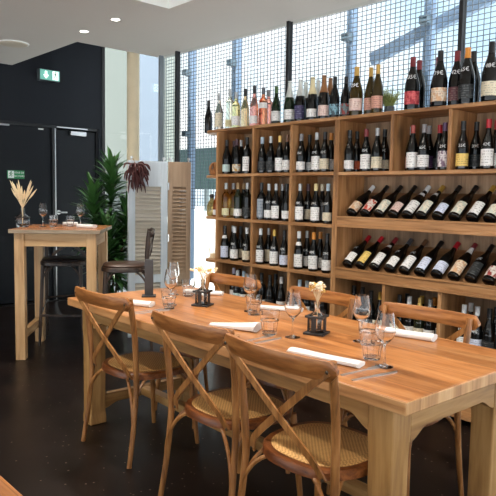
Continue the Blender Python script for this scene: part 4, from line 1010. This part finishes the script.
# ------------------------------------------------------------------ dracaena
dr = empty('potted_dracaena', (3.20,5.60,0)); tag(dr, 'tall potted dracaena with dark strap leaves behind the high table', 'plant')
lathe_obj('pot', [(.13,0),(.15,.01),(.18,.30),(.185,.32),(.17,.32),(.165,.29)], POT, dr, 26)
lathe_obj('soil', [(.165,.28),(.1,.295),(.01,.30)], SOIL, dr, 20)
canes = MB(); lf = MB(); rr = random.Random(21)
def leaf(base, az, el, L_, w, droop):
    n = 7; pts = []; p = Vector(base); e = el
    for i in range(n+1):
        pts.append(p.copy()); d_ = Vector((math.cos(az)*math.cos(e), math.sin(az)*math.cos(e), math.sin(e))); p += d_*(L_/n); e -= droop/n
    prof = [.35,.7,.95,1,.92,.72,.42,.05]
    sd = Vector((-math.sin(az), math.cos(az), 0)); v = []; f = []
    for i, q in enumerate(pts):
        h_ = w/2*prof[i]; v += [q-sd*h_+Vector((0,0,h_*.35)), q, q+sd*h_+Vector((0,0,h_*.35))]
    for i in range(n):
        f += [(3*i,3*i+1,3*i+4,3*i+3),(3*i+1,3*i+2,3*i+5,3*i+4)]
    lf.add(v,f)
for (cx, cy, lx, ly, H_, n) in ((.02,.03,.07,.04,1.58,90),(-.05,-.02,-.10,.05,1.32,90),(.05,-.05,.12,-.06,1.18,80),(-.02,-.06,-.06,-.08,.98,70),(.04,.0,.12,.02,.86,70),(.0,.04,.02,.0,.72,50)):
    top = Vector((cx+lx,cy+ly,H_)); canes.tube(smoothpath([(cx,cy,.28),(cx+lx*.4,cy+ly*.6,.28+(H_-.28)*.5),top],5), .013, 8)
    for i in range(n):
        t = i/n; z = H_-.50*(1-t)*min(1,H_) + .02
        b_ = Vector((cx+lx*(z/H_),cy+ly*(z/H_),z)); az = i*2.399+rr.uniform(-.3,.3)
        leaf(b_, az, math.radians(0+78*t+rr.uniform(-12,12)), rr.uniform(.20,.31), rr.uniform(.046,.068), math.radians(rr.uniform(40,95)*(1-.55*t)))
canes.build('cane', STEM, dr); lf.build('foliage', LEAF, dr, smooth=0)

# ------------------------------------------------------------------ light
wd = bpy.data.worlds.new('sky'); bpy.context.scene.world = wd; wd.use_nodes = True
nt = wd.node_tree; bg = nt.nodes['Background']
tc = N(nt,'ShaderNodeTexCoord'); ns = N(nt,'ShaderNodeTexNoise'); ns.inputs['Scale'].default_value = 3.2; ns.inputs['Detail'].default_value = 5
nt.links.new(tc.outputs['Generated'], ns.inputs['Vector'])
cr = N(nt,'ShaderNodeValToRGB'); cr.color_ramp.elements[0].position = .36; cr.color_ramp.elements[0].color = srgb(176,204,224); cr.color_ramp.elements[1].position = .54; cr.color_ramp.elements[1].color = srgb(250,250,250)
nt.links.new(ns.outputs['Fac'], cr.inputs['Fac']); nt.links.new(cr.outputs['Color'], bg.inputs['Color']); bg.inputs['Strength'].default_value = SKY
def sun(rot, e, ang):
    l = bpy.data.lights.new('sun', 'SUN'); l.energy = e; l.angle = ang; l.color = (1,.98,.95); o = bpy.data.objects.new('sun', l); C.objects.link(o); o.rotation_euler = rot
sun(Vector((-.30,-.55,.78)).to_track_quat('Z','Y').to_euler(), SUN, math.radians(1))
def spot(x, y, e, col=(1,.92,.80), size=120, r=.05):
    l = bpy.data.lights.new('ceiling_spot', 'SPOT'); l.energy = e; l.color = col; l.spot_size = math.radians(size); l.spot_blend = .8; l.shadow_soft_size = r
    o = bpy.data.objects.new('ceiling_spot', l); C.objects.link(o); o.location = (x,y,CZ-.03)
spot(2.83,5.37,SP*.6); spot(2.83,4.81,SP*.6)
for x, y in ((1.95,3.3),(1.95,2.2),(1.95,1.1),(1.0,4.4),(.6,2.6)): spot(x, y, SP)

# ------------------------------------------------------------------ camera
cam = bpy.data.cameras.new('camera'); co = bpy.data.objects.new('camera', cam); C.objects.link(co)
yaw, pit, rol, f = .7413, .0850, .01692, 623.45
F = Vector((math.sin(yaw)*math.cos(pit), math.cos(yaw)*math.cos(pit), -math.sin(pit)))
R = Vector((math.cos(yaw), -math.sin(yaw), 0)); U = R.cross(F)
c_, s_ = math.cos(rol), math.sin(rol)
ex = R*c_+U*s_; ey = U*c_-R*s_
M = Matrix((ex,ey,-F)).transposed().to_4x4(); M.translation = (0,0,1.381)
co.matrix_world = M
cam.sensor_width = 36; cam.lens = f/496*36; cam.clip_start = .05; cam.clip_end = 300
sc = bpy.context.scene; sc.camera = co
sc.view_settings.view_transform = 'Standard'; sc.view_settings.look = 'None'; sc.view_settings.gamma = 1; sc.view_settings.exposure = EXPO
sc.view_settings.use_curve_mapping = False
